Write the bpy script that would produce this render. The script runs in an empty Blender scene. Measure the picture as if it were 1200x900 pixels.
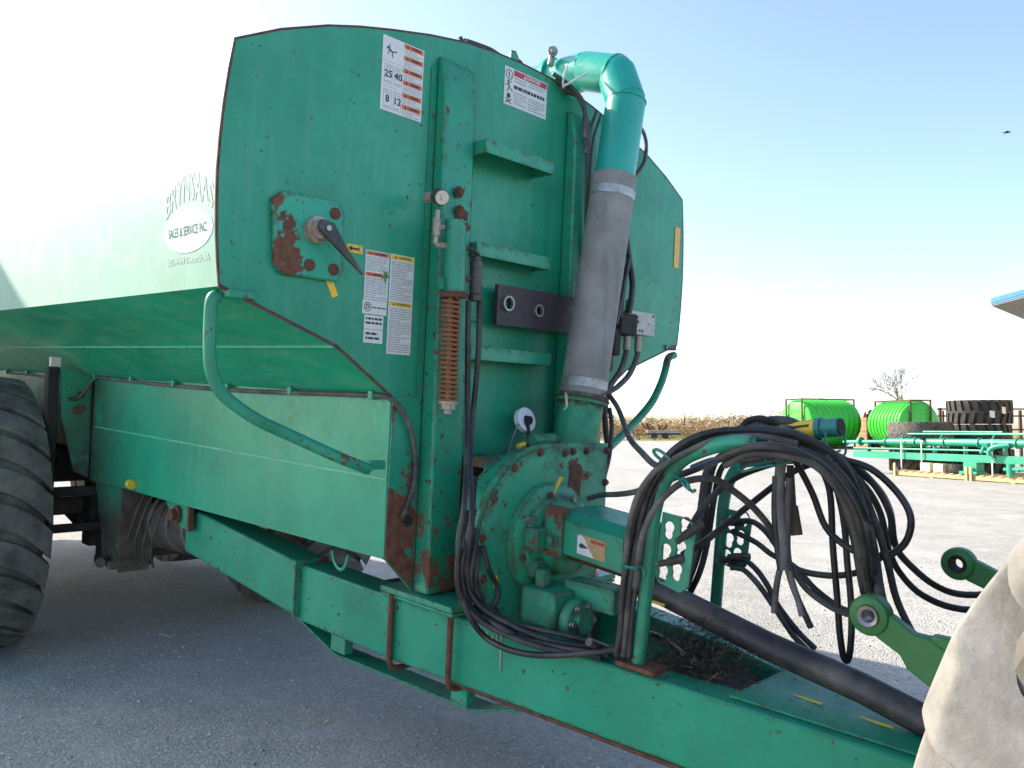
import bpy, math, random
import numpy as np
from mathutils import Vector, Matrix, geometry
random.seed(7); rng = np.random.default_rng(7)
R_ = math.radians
SC = bpy.context.scene
COL = SC.collection

# ------------------------------------------------------------------ camera, sky, sun, exposure
cam_d = bpy.data.cameras.new('camera'); cam = bpy.data.objects.new('camera', cam_d); COL.objects.link(cam)
cam.location = (0, 0, 1.6); cam.rotation_euler = (R_(90 + 2.97), 0, 0)
cam_d.sensor_width = 36; cam_d.sensor_fit = 'HORIZONTAL'; cam_d.lens = 28.95
cam_d.clip_start = 0.05; cam_d.clip_end = 8000
SC.camera = cam
SUN_AZ, SUN_EL = 63.5, 34.0                       # sun to the left of the view direction, degrees
world = bpy.data.worlds.new('World'); SC.world = world; world.use_nodes = True
wn = world.node_tree.nodes; wl = world.node_tree.links
for n in list(wn): wn.remove(n)
sky = wn.new('ShaderNodeTexSky'); sky.sky_type = 'NISHITA'; sky.sun_disc = False
sky.sun_elevation = R_(SUN_EL); sky.sun_rotation = R_(-SUN_AZ)
sky.air_density = 0.80; sky.dust_density = 1.5; sky.ozone_density = 0.35; sky.altitude = 300
bgn = wn.new('ShaderNodeBackground'); bgn.inputs['Strength'].default_value = 0.145
won = wn.new('ShaderNodeOutputWorld')
wl.new(sky.outputs[0], bgn.inputs['Color']); wl.new(bgn.outputs[0], won.inputs['Surface'])
sun_d = bpy.data.lights.new('sun', 'SUN'); sun = bpy.data.objects.new('sun', sun_d); COL.objects.link(sun)
sun_d.energy = 3.7; sun_d.angle = R_(0.5); sun_d.color = (1.0, 0.905, 0.75)
sv = Vector((-math.sin(R_(SUN_AZ)) * math.cos(R_(SUN_EL)), math.cos(R_(SUN_AZ)) * math.cos(R_(SUN_EL)), math.sin(R_(SUN_EL))))
sun.rotation_euler = sv.to_track_quat('Z', 'Y').to_euler()
SC.view_settings.view_transform = 'Standard'; SC.view_settings.look = 'None'
SC.view_settings.exposure = 1.42; SC.view_settings.gamma = 1.0; SC.view_settings.use_curve_mapping = False

# ------------------------------------------------------------------ materials
class NT:
    def __init__(s, name):
        s.m = bpy.data.materials.new(name); s.m.use_nodes = True
        s.t = s.m.node_tree; s.b = s.t.nodes['Principled BSDF']; s.co = None
    def n(s, typ, props=None, **ins):
        nd = s.t.nodes.new(typ)
        for k, v in (props or {}).items(): setattr(nd, k, v)
        for k, v in ins.items(): s.set(nd, k.replace('_', ' '), v)
        return nd
    def set(s, nd, key, v):
        sock = nd.inputs[int(key[1:])] if key[0] == 'i' and key[1:].isdigit() else nd.inputs[key]
        if isinstance(v, bpy.types.NodeSocket): s.t.links.new(v, sock)
        else: sock.default_value = v
    def coord(s):
        if s.co is None: s.co = s.n('ShaderNodeTexCoord').outputs['Object']
        return s.co
    def scaled(s, sc, rot=(0, 0, 0)):
        m = s.n('ShaderNodeMapping'); s.t.links.new(s.coord(), m.inputs['Vector'])
        m.inputs['Scale'].default_value = sc; m.inputs['Rotation'].default_value = rot
        return m.outputs[0]
    def noise(s, scale, detail=4, rough=.55, vec=None):
        nd = s.n('ShaderNodeTexNoise', Scale=scale, Detail=detail, Roughness=rough)
        s.t.links.new(vec or s.coord(), nd.inputs['Vector']); return nd.outputs['Fac']
    def voro(s, scale, out='Distance', vec=None, feature='F1', rnd=1.0):
        nd = s.n('ShaderNodeTexVoronoi', {'feature': feature}, Scale=scale, Randomness=rnd)
        s.t.links.new(vec or s.coord(), nd.inputs['Vector']); return nd.outputs[out]
    def math(s, op, a, b=0.0, c=0.0, clamp=False):
        nd = s.n('ShaderNodeMath', {'operation': op, 'use_clamp': clamp}, i0=a, i1=b)
        if op in ('MULTIPLY_ADD',): s.set(nd, 'i2', c)
        return nd.outputs[0]
    def rng(s, v, a, b, c=0.0, d=1.0):
        nd = s.n('ShaderNodeMapRange', {'clamp': True}, Value=v, From_Min=a, From_Max=b, To_Min=c, To_Max=d)
        return nd.outputs[0]
    def mix(s, f, a, b):
        nd = s.n('ShaderNodeMix', {'data_type': 'RGBA'}); s.set(nd, 'i0', f)
        for i, v in ((6, a), (7, b)):
            if isinstance(v, bpy.types.NodeSocket): s.t.links.new(v, nd.inputs[i])
            else: nd.inputs[i].default_value = (*v, 1) if len(v) == 3 else v
        return nd.outputs[2]
    def axis(s, a):
        nd = s.n('ShaderNodeSeparateXYZ', i0=s.coord()); return nd.outputs[a]
    def bump(s, h, strength=.3, dist=.01):
        nd = s.n('ShaderNodeBump', Strength=strength, Distance=dist, Height=h)
        s.t.links.new(nd.outputs[0], s.b.inputs['Normal']); return nd
    def out(s, col=None, rough=None, metal=None, spec=None):
        for k, v in (('Base Color', col), ('Roughness', rough), ('Metallic', metal), ('Specular IOR Level', spec)):
            if v is None: continue
            if isinstance(v, bpy.types.NodeSocket): s.t.links.new(v, s.b.inputs[k])
            else: s.b.inputs[k].default_value = (*v, 1) if isinstance(v, tuple) and len(v) == 3 else v
        return s.m

GREEN = (0.009, 0.272, 0.155)
RUST = (0.105, 0.036, 0.020); RUST2 = (0.17, 0.075, 0.045)
def paint(name, base=GREEN, rust=0.0, speck=0.0, grad=None, streak=None, rough=.36, dust=.12, rscale=7.0, spec=.5, dirt_shade=None, edge=0.0, grime=0.0, wave=.12, sheen=0.0):
    """old enamel: tone drift, streaks, chips, rust flakes, dust film"""
    k = NT(name)
    big = k.noise(1.3, 4, .6)
    col = k.mix(k.rng(big, .3, .7), tuple(c * .80 for c in base), tuple(min(1, c * 1.18 + .006) for c in base))
    chalk = k.rng(k.noise(2.7, 6, .65), .50, .78, 0, dust * 2.2)
    col = k.mix(chalk, col, (base[0] * .5 + .12, base[1] * .55 + .14, base[2] * .55 + .12))
    if streak:
        st = k.noise(1.0, 5, .6, k.scaled(streak[0], streak[1]))
        col = k.mix(k.rng(st, .48, .72, 0, streak[2]), col, (.22, .42, .33))
        st2 = k.noise(1.0, 3, .6, k.scaled(tuple(c * .43 for c in streak[0]), streak[1]))
        col = k.mix(k.rng(st2, .5, .75, 0, streak[2] * .8), col, tuple(c * .55 for c in base))
    rr = k.rng(k.noise(30, 3, .6), .3, .7, rough - .05, rough + .10)
    if dirt_shade:
        a = k.axis(dirt_shade[0]); g = k.rng(a, dirt_shade[1], dirt_shade[2], 0, 1)
        dn = k.math('MULTIPLY', k.rng(k.noise(4, 8, .72), .28, .52), g)
        col = k.mix(k.math('MULTIPLY', dn, dirt_shade[3]), col, (.050, .040, .032))
    if grime > 0:
        gn = k.rng(k.noise(3.3, 9, .72), .47, .66, 0, grime)
        col = k.mix(gn, col, (.035, .042, .030)); rr = k.mix(gn, rr, (.8, .8, .8))
    h = None
    if edge > 0:
        bv = k.n('ShaderNodeBevel', {'samples': 4}, Radius=.012 + .034 * edge)
        ge = k.n('ShaderNodeNewGeometry')
        dt = k.n('ShaderNodeVectorMath', {'operation': 'DOT_PRODUCT'}, i0=bv.outputs[0], i1=ge.outputs['Normal']).outputs['Value']
        ed = k.rng(dt, .998, .93, 0, 1)
        en = k.math('MULTIPLY', ed, k.rng(k.noise(17, 7, .7), .56 - edge * .16, .66 - edge * .16))
        col = k.mix(k.math('MULTIPLY', en, .9), col, (.085, .042, .028)); rr = k.mix(en, rr, (.85, .85, .85))
    if rust > 0 or grad:
        rn = k.noise(rscale, 9, .68)
        amt = rust
        if grad:
            g = k.rng(k.axis(grad[0]), grad[1], grad[2], 0, grad[3])
            rn = k.math('ADD', rn, g)
        mask = k.rng(rn, .735 - rust * .30, .765 - rust * .30)
        rc = k.mix(k.rng(k.noise(28, 5, .6), .35, .65), RUST, RUST2)
        col = k.mix(mask, col, rc); rr = k.mix(mask, rr, (.85, .85, .85)); h = mask
    if speck > 0:
        cell = k.noise(34, 3, .5); gate = k.rng(k.noise(2.6, 4, .6), .36, .56)
        sm = k.math('MULTIPLY', k.rng(cell, .755 - speck * .12, .775 - speck * .12), gate)
        cell2 = k.noise(11, 4, .6); sm = k.math('MAXIMUM', sm, k.math('MULTIPLY', k.rng(cell2, .775 - speck * .06, .79 - speck * .06), gate))
        col = k.mix(sm, col, (.085, .030, .020))
    if h is not None: k.bump(k.math('ADD', k.math('SUBTRACT', 1.0, h), k.math('MULTIPLY', k.noise(2.0, 3, .5), wave * 25)), .35, .003)
    else: k.bump(k.noise(2.0, 3, .5), wave, .03)
    if sheen: k.b.inputs['Sheen Weight'].default_value = sheen; k.b.inputs['Sheen Roughness'].default_value = .45
    return k.out(col, rr, 0.0, spec)

def plain(name, col, rough=.6, metal=0.0, var=.25, scale=12.0, dust=None, bump=0.0):
    k = NT(name)
    c = k.mix(k.rng(k.noise(scale, 6, .6), .3, .7), tuple(x * (1 - var) for x in col), tuple(min(1, x * (1 + var)) for x in col))
    if dust:
        c = k.mix(k.rng(k.noise(scale * .55, 7, .7), .42, .68, 0, dust[1]), c, dust[0])
    if bump: k.bump(k.noise(scale * 3, 5, .6), bump, .004)
    return k.out(c, rough, metal)

M = {}
M['tank'] = paint('tank_paint', sheen=.52, wave=.25, rust=.02, speck=.25, rough=.47, streak=((9, 9, .8), (0, 0, 0), .12), dust=.75, spec=1.0)  # heavy dust and sheen whiten the wall in place of sun glare
M['head'] = paint('head_paint', spec=.42, grime=.16, rust=.12, streak=((16, 16, 1.1), (0, 0, 0), .13), wave=.35, speck=.75, rough=.34, dust=.10, rscale=9)
M['belly'] = paint('belly_paint', base=(.010, .345, .185), spec=.35, rust=.0, rough=.40, streak=((3.2, .01, 26.0), (0, 0.62, 0), .34), dust=.10)
M['skirt'] = paint('skirt_paint', wave=.35, grime=.10, base=(.008, .300, .166), spec=.32, rust=.0, speck=.15, rough=.34, streak=((14, 3, .5), (0, 0, 0), .11), dust=.02, dirt_shade=(0, -2.7, -3.6, .9))  # rear end darkened: dirt plus corner shade painted into the colour
M['column'] = paint('column_paint', edge=0.6, grime=.2, rust=.18, speck=1.0, grad=(2, 1.75, .85, .20), rough=.36)
M['neck'] = paint('neck_paint', edge=0.5, rust=.05, grad=(2, 1.9, 1.15, .36), rough=.5, rscale=5)
M['green'] = paint('frame_paint', edge=0.5, grime=.22, rust=.12, speck=.7, rough=.36, dust=.12)
M['beam'] = paint('beam_paint', spec=.36, edge=0.5, grime=.22, rust=.16, speck=.8, rough=.40, dust=.10, rscale=6)
M['rail'] = paint('rail_paint', edge=0.0, grime=.5, rust=.50, speck=.9, rough=.4, rscale=8)
M['pump'] = paint('pump_paint', edge=0.95, grime=.65, base=(.022, .31, .168), rust=.34, speck=.9, rough=.45, dust=.18, rscale=6)
M['scab'] = paint('scabby_paint', edge=1.0, grime=.6, rust=.80, speck=.8, rough=.5, rscale=9, dust=.2)
M['handleplate'] = paint('hatch_paint', edge=0.6, base=(.02, .33, .21), rust=.30, grad=(1, -1.10, -1.26, .20), speck=.9, rough=.5, rscale=11)
M['pipe'] = paint('pipe_paint', base=(.010, .34, .26), rust=.0, speck=.1, rough=.26, dust=.05)
M['rust'] = plain('rusty_steel', (.13, .055, .033), .85, .2, .4, 30, None, .3)
M['seam'] = plain('seam_rust', (.10, .055, .045), .8, .1, .4, 30)
M['rod'] = plain('copper_coloured_rod', (.55, .22, .10), .45, .6, .2, 20)
M['steel'] = plain('dull_steel', (.33, .31, .29), .45, .7, .25, 30)
M['brass'] = plain('dull_fittings', (.36, .30, .24), .55, .5, .25, 40)
M['galv'] = plain('dull_clamp_steel', (.42, .42, .42), .5, .6, .25, 30, ((.22, .19, .16), .6))
M['blackplate'] = paint('dark_plate', edge=0.3, base=(.030, .022, .028), rust=.08, rough=.5, dust=.10)
M['hose'] = plain('black_hose_rubber', (.016, .016, .018), .48, 0, .3, 14, ((.11, .10, .09), .45), .15)
M['hosedusty'] = plain('dusty_hose_rubber', (.045, .041, .040), .7, 0, .3, 10, ((.20, .185, .165), .7), .3)
M['hosegrey'] = plain('taped_grey_hose', (.16, .16, .16), .75, 0, .35, 18, ((.07, .065, .06), .7), .5)
M['suction'] = plain('grey_fabric_hose', (.270, .255, .235), .85, 0, .10, 9, ((.33, .315, .29), .4), .35)
k = NT('woven_suction_hose')
wv = k.n('ShaderNodeTexWave', {'wave_type': 'BANDS', 'bands_direction': 'Z', 'wave_profile': 'SIN'}, Scale=16.0, Distortion=.6, Detail=2.0); k.t.links.new(k.coord(), wv.inputs['Vector'])
cc = k.mix(k.rng(k.noise(6, 7, .65), .38, .66), (.225, .213, .198), (.315, .30, .28))
cc = k.mix(k.rng(k.noise(1.0, 6, .7, k.scaled((14, 14, 1.6))), .52, .70, 0, .55), cc, (.15, .135, .12))
k.bump(k.math('ADD', k.math('MULTIPLY', wv.outputs['Fac'], .5), k.noise(60, 3, .6)), .30, .004)
M['suction'] = k.out(cc, .85)
M['shield'] = plain('black_plastic_shield', (.030, .028, .030), .5, 0, .3, 9, ((.17, .15, .13), .6), .1)
M['white'] = plain('decal_white', (.62, .62, .60), .5, 0, .06, 20)
M['whitepaint'] = plain('white_lettering', (.80, .82, .80), .4, 0, .04, 20)
M['orange'] = plain('decal_orange', (.55, .13, .035), .5, 0, .12, 20)
M['red'] = plain('decal_red', (.42, .035, .045), .5, 0, .12, 20)
M['yellow'] = plain('decal_yellow', (.74, .47, .025), .5, 0, .10, 30)
M['amber'] = plain('amber_reflector', (.72, .36, .03), .3, 0, .1, 30)
M['ink'] = plain('decal_ink', (.03, .03, .035), .6, 0, .2, 40)
M['inkgrey'] = plain('decal_fine_print', (.26, .26, .27), .6, 0, .2, 40)
M['inkgreen'] = plain('decal_leaf', (.06, .2, .07), .6, 0, .2, 40)
M['brownpaper'] = plain('torn_backing', (.42, .28, .13), .7, 0, .2, 40)
M['plasticwhite'] = plain('white_plastic', (.72, .73, .75), .4, 0, .05, 20)
M['block'] = plain('grey_valve_block', (.46, .45, .41), .6, 0, .12, 25)
M['dial'] = plain('dial_face', (.55, .53, .44), .35, 0, .08, 40)
M['tyre'] = plain('tyre_rubber', (.030, .030, .032), .75, 0, .3, 9, ((.11, .105, .10), .55), .35)
M['tyregrey'] = plain('worn_tyre_rubber', (.095, .088, .079), .85, 0, .45, 9, ((.20, .18, .155), .9), .6)
M['mudtyre'] = plain('mud_caked_rubber', (.275, .262, .235), .9, 0, .22, 5, ((.12, .105, .085), .85), 1.0)
M['jd'] = paint('tractor_green', base=(.020, .165, .035), rust=.0, speck=.2, rough=.4, dust=.15)
M['dirt_shade'] = plain('dirty_and_shaded', (.075, .058, .045), .9, 0, .4, 12, ((.16, .14, .11), .6), .4)  # dirt colour, also serves as painted shade in the pump recess
M['dark'] = plain('dark_dirty_steel', (.022, .020, .019), .8, 0, .4, 14)
M['weed'] = plain('dead_weed', (.050, .038, .026), .9, 0, .7, 60, ((.14, .11, .07), .6))
M['tie'] = plain('green_cable_tie', (.01, .17, .12), .4, 0, .1, 30)
M['tiewhite'] = plain('white_cable_tie', (.55, .55, .50), .5, 0, .1, 30)

# ------------------------------------------------------------------ mesh builder
def spline(pts, n=6):
    """Catmull-Rom through pts"""
    P = [Vector(p) for p in pts]
    if len(P) < 3: return P
    Q = [P[0] * 2 - P[1]] + P + [P[-1] * 2 - P[-2]]
    out = []
    for i in range(1, len(Q) - 2):
        a, b, c, d = Q[i - 1], Q[i], Q[i + 1], Q[i + 2]
        for k in range(n):
            t = k / n
            out.append(0.5 * ((2 * b) + (c - a) * t + (2 * a - 5 * b + 4 * c - d) * t * t + (3 * b - a - 3 * c + d) * t ** 3))
    out.append(P[-1]); return out

class MB:
    def __init__(s): s.v = []; s.f = []
    def add(s, vs, fs):
        o = len(s.v); s.v += [tuple(v) for v in vs]; s.f += [tuple(i + o for i in f) for f in fs]; return s
    def box(s, a, b, mat=None):
        (x0, y0, z0), (x1, y1, z1) = a, b
        vs = [Vector(p) for p in ((x0,y0,z0),(x1,y0,z0),(x1,y1,z0),(x0,y1,z0),(x0,y0,z1),(x1,y0,z1),(x1,y1,z1),(x0,y1,z1))]
        if mat is not None: vs = [mat @ v for v in vs]
        return s.add(vs, [(0,3,2,1),(4,5,6,7),(0,1,5,4),(1,2,6,5),(2,3,7,6),(3,0,4,7)])
    def prism(s, poly, ext):
        """poly: 3D points of a planar face, ext: vector"""
        n = len(poly); e = Vector(ext)
        vs = [Vector(p) for p in poly] + [Vector(p) + e for p in poly]
        fs = [tuple(range(n))[::-1], tuple(range(n, 2 * n))] + [(i, (i + 1) % n, n + (i + 1) % n, n + i) for i in range(n)]
        return s.add(vs, fs)
    def tube(s, path, r, n=8, caps=True, sub=0):
        P = spline(path, sub) if sub else [Vector(p) for p in path]
        rs = r if isinstance(r, (list, tuple)) else None
        t0 = (P[1] - P[0]).normalized()
        up = Vector((0, 0, 1)) if abs(t0.z) < .9 else Vector((1, 0, 0))
        u = t0.cross(up).normalized(); o = len(s.v)
        for i, p in enumerate(P):
            a = P[max(i - 1, 0)]; b = P[min(i + 1, len(P) - 1)]
            t = (b - a)
            t = t.normalized() if t.length > 1e-9 else t0
            u = (u - t * u.dot(t)); u = u.normalized() if u.length > 1e-6 else t.orthogonal().normalized()
            w = t.cross(u)
            rr = r if rs is None else rs[0] + (rs[1] - rs[0]) * i / (len(P) - 1) if len(rs) == 2 else rs[i]
            for k in range(n):
                an = 2 * math.pi * k / n
                s.v.append(tuple(p + (u * math.cos(an) + w * math.sin(an)) * rr))
        for i in range(len(P) - 1):
            for k in range(n):
                a = o + i * n + k; b = o + i * n + (k + 1) % n
                s.f.append((a, b, b + n, a + n))
        if caps:
            s.f.append(tuple(o + k for k in range(n))[::-1]); e = o + (len(P) - 1) * n
            s.f.append(tuple(e + k for k in range(n)))
        return s
    def cyl(s, a, b, r, n=16, r2=None): return s.tube([a, b], [r, r if r2 is None else r2], n)
    def lathe(s, prof, n, mat=None, closed=False):
        """prof: (r, t) revolved about local Z axis (t along z)"""
        o = len(s.v); m = len(prof)
        for i in range(n):
            an = 2 * math.pi * i / n
            for r, t in prof:
                v = Vector((r * math.cos(an), r * math.sin(an), t)); s.v.append(tuple(mat @ v if mat is not None else v))
        for i in range(n):
            j = (i + 1) % n
            for k in range(m - 1 if not closed else m):
                l = (k + 1) % m; s.f.append((o + i * m + k, o + j * m + k, o + j * m + l, o + i * m + l))
        if not closed:
            if prof[0][0] > 1e-6: s.f.append(tuple(o + i * m for i in range(n))[::-1])
            if prof[-1][0] > 1e-6: s.f.append(tuple(o + i * m + m - 1 for i in range(n)))
        return s
    def ball(s, c, r, n=10, sq=(1, 1, 1)):
        prof = [(max(1e-4, r * math.sin(math.pi * i / 6)), -r * math.cos(math.pi * i / 6)) for i in range(7)]
        prof[0] = (1e-7, -r); prof[-1] = (1e-7, r)
        return s.lathe(prof, n, Matrix.Translation(c) @ Matrix.Diagonal((*sq, 1)))
    def hexbolt(s, p, d, r=.016, h=.014):
        p = Vector(p); d = Vector(d).normalized(); s.tube([p, p + d * h * .35], r * 1.45, 10); s.tube([p + d * h * .35, p + d * h], r, 6); return s
    def build(s, name, mat, parent=None, bevel=0.0, smooth=30, kind=None):
        me = bpy.data.meshes.new(name); me.from_pydata([tuple(v) for v in s.v], [], s.f); me.update()
        bad = me.validate()
        return link(name, me, mat, parent, bevel, smooth, kind)

def link(name, me, mat, parent=None, bevel=0.0, smooth=30, kind=None, fix=True):
    if fix:
        import bmesh
        bm = bmesh.new(); bm.from_mesh(me); bmesh.ops.recalc_face_normals(bm, faces=bm.faces); bm.to_mesh(me); bm.free()
    if mat is not None and not me.materials: me.materials.append(mat)
    if smooth:
        me.polygons.foreach_set('use_smooth', [True] * len(me.polygons)); me.set_sharp_from_angle(angle=R_(smooth))
    o = bpy.data.objects.new(name, me); COL.objects.link(o)
    if parent is not None: o.parent = parent
    if bevel:
        b = o.modifiers.new('bevel', 'BEVEL'); b.width = bevel; b.segments = 2; b.limit_method = 'ANGLE'; b.angle_limit = R_(40)
    if kind: o['kind'] = kind
    return o

def thing(name, label, cat, loc=(0, 0, 0), rot=(0, 0, 0), group=None):
    o = bpy.data.objects.new(name, None); COL.objects.link(o); o.empty_display_size = .2
    o.location = loc; o.rotation_euler = rot; o['label'] = label; o['category'] = cat
    if group: o['group'] = group
    return o
def tag(o, label, cat, group=None):
    o['label'] = label; o['category'] = cat
    if group: o['group'] = group
    return o
def lab(o, s): o['label'] = s; return o
def dup(root, loc, rot=None, label=None):
    r = root.copy(); COL.objects.link(r); r.location = loc
    if rot is not None: r.rotation_euler = rot
    if label: r['label'] = label
    for ch in list(root.children):
        c = ch.copy(); COL.objects.link(c); c.parent = r
        for g in list(ch.children):
            d = g.copy(); COL.objects.link(d); d.parent = c
    return r
def same(o, parent, off=(0, 0, 0), rot=None):
    """one more piece like o (shared mesh), moved by off"""
    c = o.copy(); COL.objects.link(c); c.parent = parent; c.location = Vector(o.location) + Vector(off)
    if rot is not None: c.rotation_euler = rot
    return c

def text_mesh(body, size, bold=False, sx=1.0):
    cu = bpy.data.curves.new('lettering', 'FONT'); cu.body = body; cu.size = size; cu.extrude = .0004
    cu.align_x = 'CENTER'; cu.align_y = 'CENTER'; cu.resolution_u = 2
    if bold: cu.offset = size * .018
    ob = bpy.data.objects.new('lettering', cu); COL.objects.link(ob)
    dg = bpy.context.evaluated_depsgraph_get()
    me = bpy.data.meshes.new_from_object(ob.evaluated_get(dg)); me.name = 'lettering'
    bpy.data.objects.remove(ob); bpy.data.curves.remove(cu)
    if sx != 1.0: me.transform(Matrix.Diagonal((sx, 1, 1, 1)))
    return me
def text(body, size, mat4, mat, parent, name='lettering', bold=False, width=None, warp=None):
    me = text_mesh(body, size, bold)
    if width:
        xs = [v.co.x for v in me.vertices]; w = max(xs) - min(xs)
        me.transform(Matrix.Diagonal((width / w, 1, 1, 1)))
    if warp:
        for v in me.vertices: v.co = warp(v.co)
    me.transform(mat4); me.materials.clear()
    return link(name, me, mat, parent, smooth=0, fix=False)
def plate2d(outer, holes, th, mat4, name, mat, parent, bevel=0.0):
    """flat plate with real holes, in local XY, thickness th along Z, placed by mat4"""
    cu = bpy.data.curves.new('plate', 'CURVE'); cu.dimensions = '2D'; cu.fill_mode = 'BOTH'; cu.extrude = th / 2
    for poly in [outer] + holes:
        sp = cu.splines.new('POLY'); sp.points.add(len(poly) - 1); sp.use_cyclic_u = True
        for i, (x, y) in enumerate(poly): sp.points[i].co = (x, y, 0, 1)
    ob = bpy.data.objects.new('plate', cu); COL.objects.link(ob)
    me = bpy.data.meshes.new_from_object(ob.evaluated_get(bpy.context.evaluated_depsgraph_get())); me.name = name
    bpy.data.objects.remove(ob); bpy.data.curves.remove(cu)
    me.transform(mat4); me.materials.clear()
    return link(name, me, mat, parent, bevel, 30)
def circ(cx, cy, r, n=14, ry=None): return [(cx + r * math.cos(2 * math.pi * i / n), cy + (ry or r) * math.sin(2 * math.pi * i / n)) for i in range(n)]
def frame(o, X, Y):
    X = Vector(X).normalized(); Z = X.cross(Vector(Y)).normalized(); Y = Z.cross(X)
    m = Matrix((X, Y, Z)).transposed().to_4x4(); m.translation = Vector(o); return m

# ------------------------------------------------------------------ tyres (axle along local Y)
def tyre_mb(R, W, rim, n=56):
    pr = [(rim, -W * .36), (rim + .03, -W * .43), (rim + (R - rim) * .38, -W * .5), (rim + (R - rim) * .70, -W * .49), (R - .035, -W * .455), (R - .012, -W * .40)]
    cr = [(R, -W * .2), (R + .003, 0), (R, W * .2)]
    prof = pr + cr + [(r, -t) for r, t in pr[::-1]]
    return MB().lathe(prof, n, Matrix.Rotation(R_(-90), 4, 'X'))
def lugs_mb(R, W, n, h, frac, sweep, p=1.0, over=.05, wrap=.10, rnd=0.0, m=7):
    mb = MB(); pitch = 2 * math.pi / n
    for s in (-1, 1):
        for k in range(n):
            base = pitch * (k + (.5 if s > 0 else 0)) + random.uniform(-rnd, rnd) * pitch
            rows = []
            for i in range(m + 1):
                u = i / m
                t = s * (-over * W + (W * .5 + over * W) * min(u / .86, 1))
                drop = 0.0
                q = abs(t) / (W * .5)
                rr = R - .012 * q ** 4
                if u > .86: drop = wrap * R * (u - .86) / .14
                an = base + sweep * min(u / .86, 1.05) ** p
                hw = pitch * frac * .5 * (.9 + .25 * u)
                e = .004 if drop > 0 else 0
                rows.append([(rr - drop - .02, t, an - hw * 1.06), (rr + h - drop, t + s * e, an - hw), (rr + h - drop, t + s * e, an + hw), (rr - drop - .02, t, an + hw * 1.06)])
            vs = [Vector((r * math.cos(a), t, r * math.sin(a))) for row in rows for (r, t, a) in row]
            fs = []
            for i in range(m):
                o = i * 4
                for j in range(3): fs.append((o + j, o + j + 1, o + j + 5, o + j + 4))
            fs += [(0, 1, 2, 3), (m * 4, m * 4 + 1, m * 4 + 2, m * 4 + 3)]
            mb.add(vs, fs)
    return mb

# ================================================================== ground
def ground_material(name, stone, warm):
    k = NT(name)
    pos = k.coord()
    v = k.n('ShaderNodeTexVoronoi', {'feature': 'F1'}, Scale=55.0); k.t.links.new(pos, v.inputs['Vector'])
    cellv = k.n('ShaderNodeSeparateColor', i0=v.outputs['Color']).outputs[0]
    v2 = k.n('ShaderNodeTexVoronoi', {'feature': 'F1'}, Scale=21.0); k.t.links.new(pos, v2.inputs['Vector'])
    c2 = k.n('ShaderNodeSeparateColor', i0=v2.outputs['Color']).outputs[1]
    base = k.mix(k.rng(k.noise(.35, 5, .6), .35, .65), (.40, .382, .338), (.48, .46, .408))
    c = k.mix(k.rng(cellv, 0, 1, 0, .75), base, (.24, .24, .245))
    c = k.mix(k.rng(cellv, .80, .95, 0, .8), c, (.55, .54, .52))
    c = k.mix(k.rng(k.noise(26, 4, .7), .60, .74, 0, .5), c, (.20, .20, .205))
    c = k.mix(k.rng(k.noise(75, 3, .7), .58, .70, 0, .55), c, (.58, .57, .55))
    trk = k.noise(1.0, 5, .62, k.scaled((.55, .10, 1), (0, 0, .9)))
    c = k.mix(k.rng(trk, .42, .60, 0, .42), c, (.27, .262, .24))
    fine = k.noise(4.0, 8, .7)
    c = k.mix(k.rng(fine, .50, .70, 0, .55), c, (.46, .45, .43))
    c = k.mix(k.rng(k.noise(1.0, 6, .65, k.scaled((.25, 1.6, 1), (0, 0, .5))), .55, .75, 0, .45), c, (.27, .265, .26))
    loose = k.rng(k.noise(1.6, 5, .65), .38, .62, .25, 1.0)
    v3 = k.n('ShaderNodeTexVoronoi', {'feature': 'F1'}, Scale=120.0); k.t.links.new(pos, v3.inputs['Vector'])
    hgt = k.math('ADD', k.math('MULTIPLY', v.outputs['Distance'], -.60), k.math('MULTIPLY', v3.outputs['Distance'], -.35))
    hgt = k.math('ADD', k.math('MULTIPLY', hgt, loose), k.math('MULTIPLY', k.noise(3, 4, .5), .8))
    k.bump(hgt, .85, .022)
    return k.out(c, .9, 0, .3)
M['gravel'] = ground_material('gravel', 55, 1)
k = NT('dry_field_soil')
M['soil'] = k.out(k.mix(k.rng(k.noise(.08, 5, .6), .35, .65), (.28, .22, .13), (.36, .29, .17)), .95)
k = NT('verge_grass')
M['grass'] = k.out(k.mix(k.rng(k.noise(.9, 6, .7), .35, .65), (.15, .15, .045), (.30, .26, .10)), .95)
def sheet(name, x0, y0, x1, y1, z, mat, kind='structure', n=1):
    mb = MB()
    for i in range(n):
        a = x0 + (x1 - x0) * i / n; b = x0 + (x1 - x0) * (i + 1) / n
        mb.add([(a, y0, z), (b, y0, z), (b, y1, z), (a, y1, z)], [(0, 1, 2, 3)])
    return mb.build(name, mat, None, 0, 0, kind)
sheet('field', -2600, -400, 2600, 5000, -.03, M['soil'])
sheet('gravel_yard', -70, -60, 110, 93, 0.0, M['gravel'])
# grass verge: a low bank with blades
gv = MB().add([(-70, 92.6, .0), (110, 92.6, .0), (110, 95, .18), (-70, 95, .18), (110, 121, .22), (-70, 121, .22)], [(0, 1, 2, 3), (3, 2, 4, 5)])
gv.build('grass_verge', M['grass'], None, 0, 0, 'structure')
gb = MB()
for i in range(9000):
    x = random.uniform(-6, 62); y = random.uniform(93, 112); h = random.uniform(.12, .42); a = random.uniform(0, 6.28); w = .05
    dx, dy = math.cos(a) * w, math.sin(a) * w; z = .1
    gb.add([(x - dx, y - dy, z), (x + dx, y + dy, z), (x + random.uniform(-.15, .15), y, z + h)], [(0, 1, 2)])
gb.build('verge_grass_blades', M['grass'], None, 0, 0, 'stuff')
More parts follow.
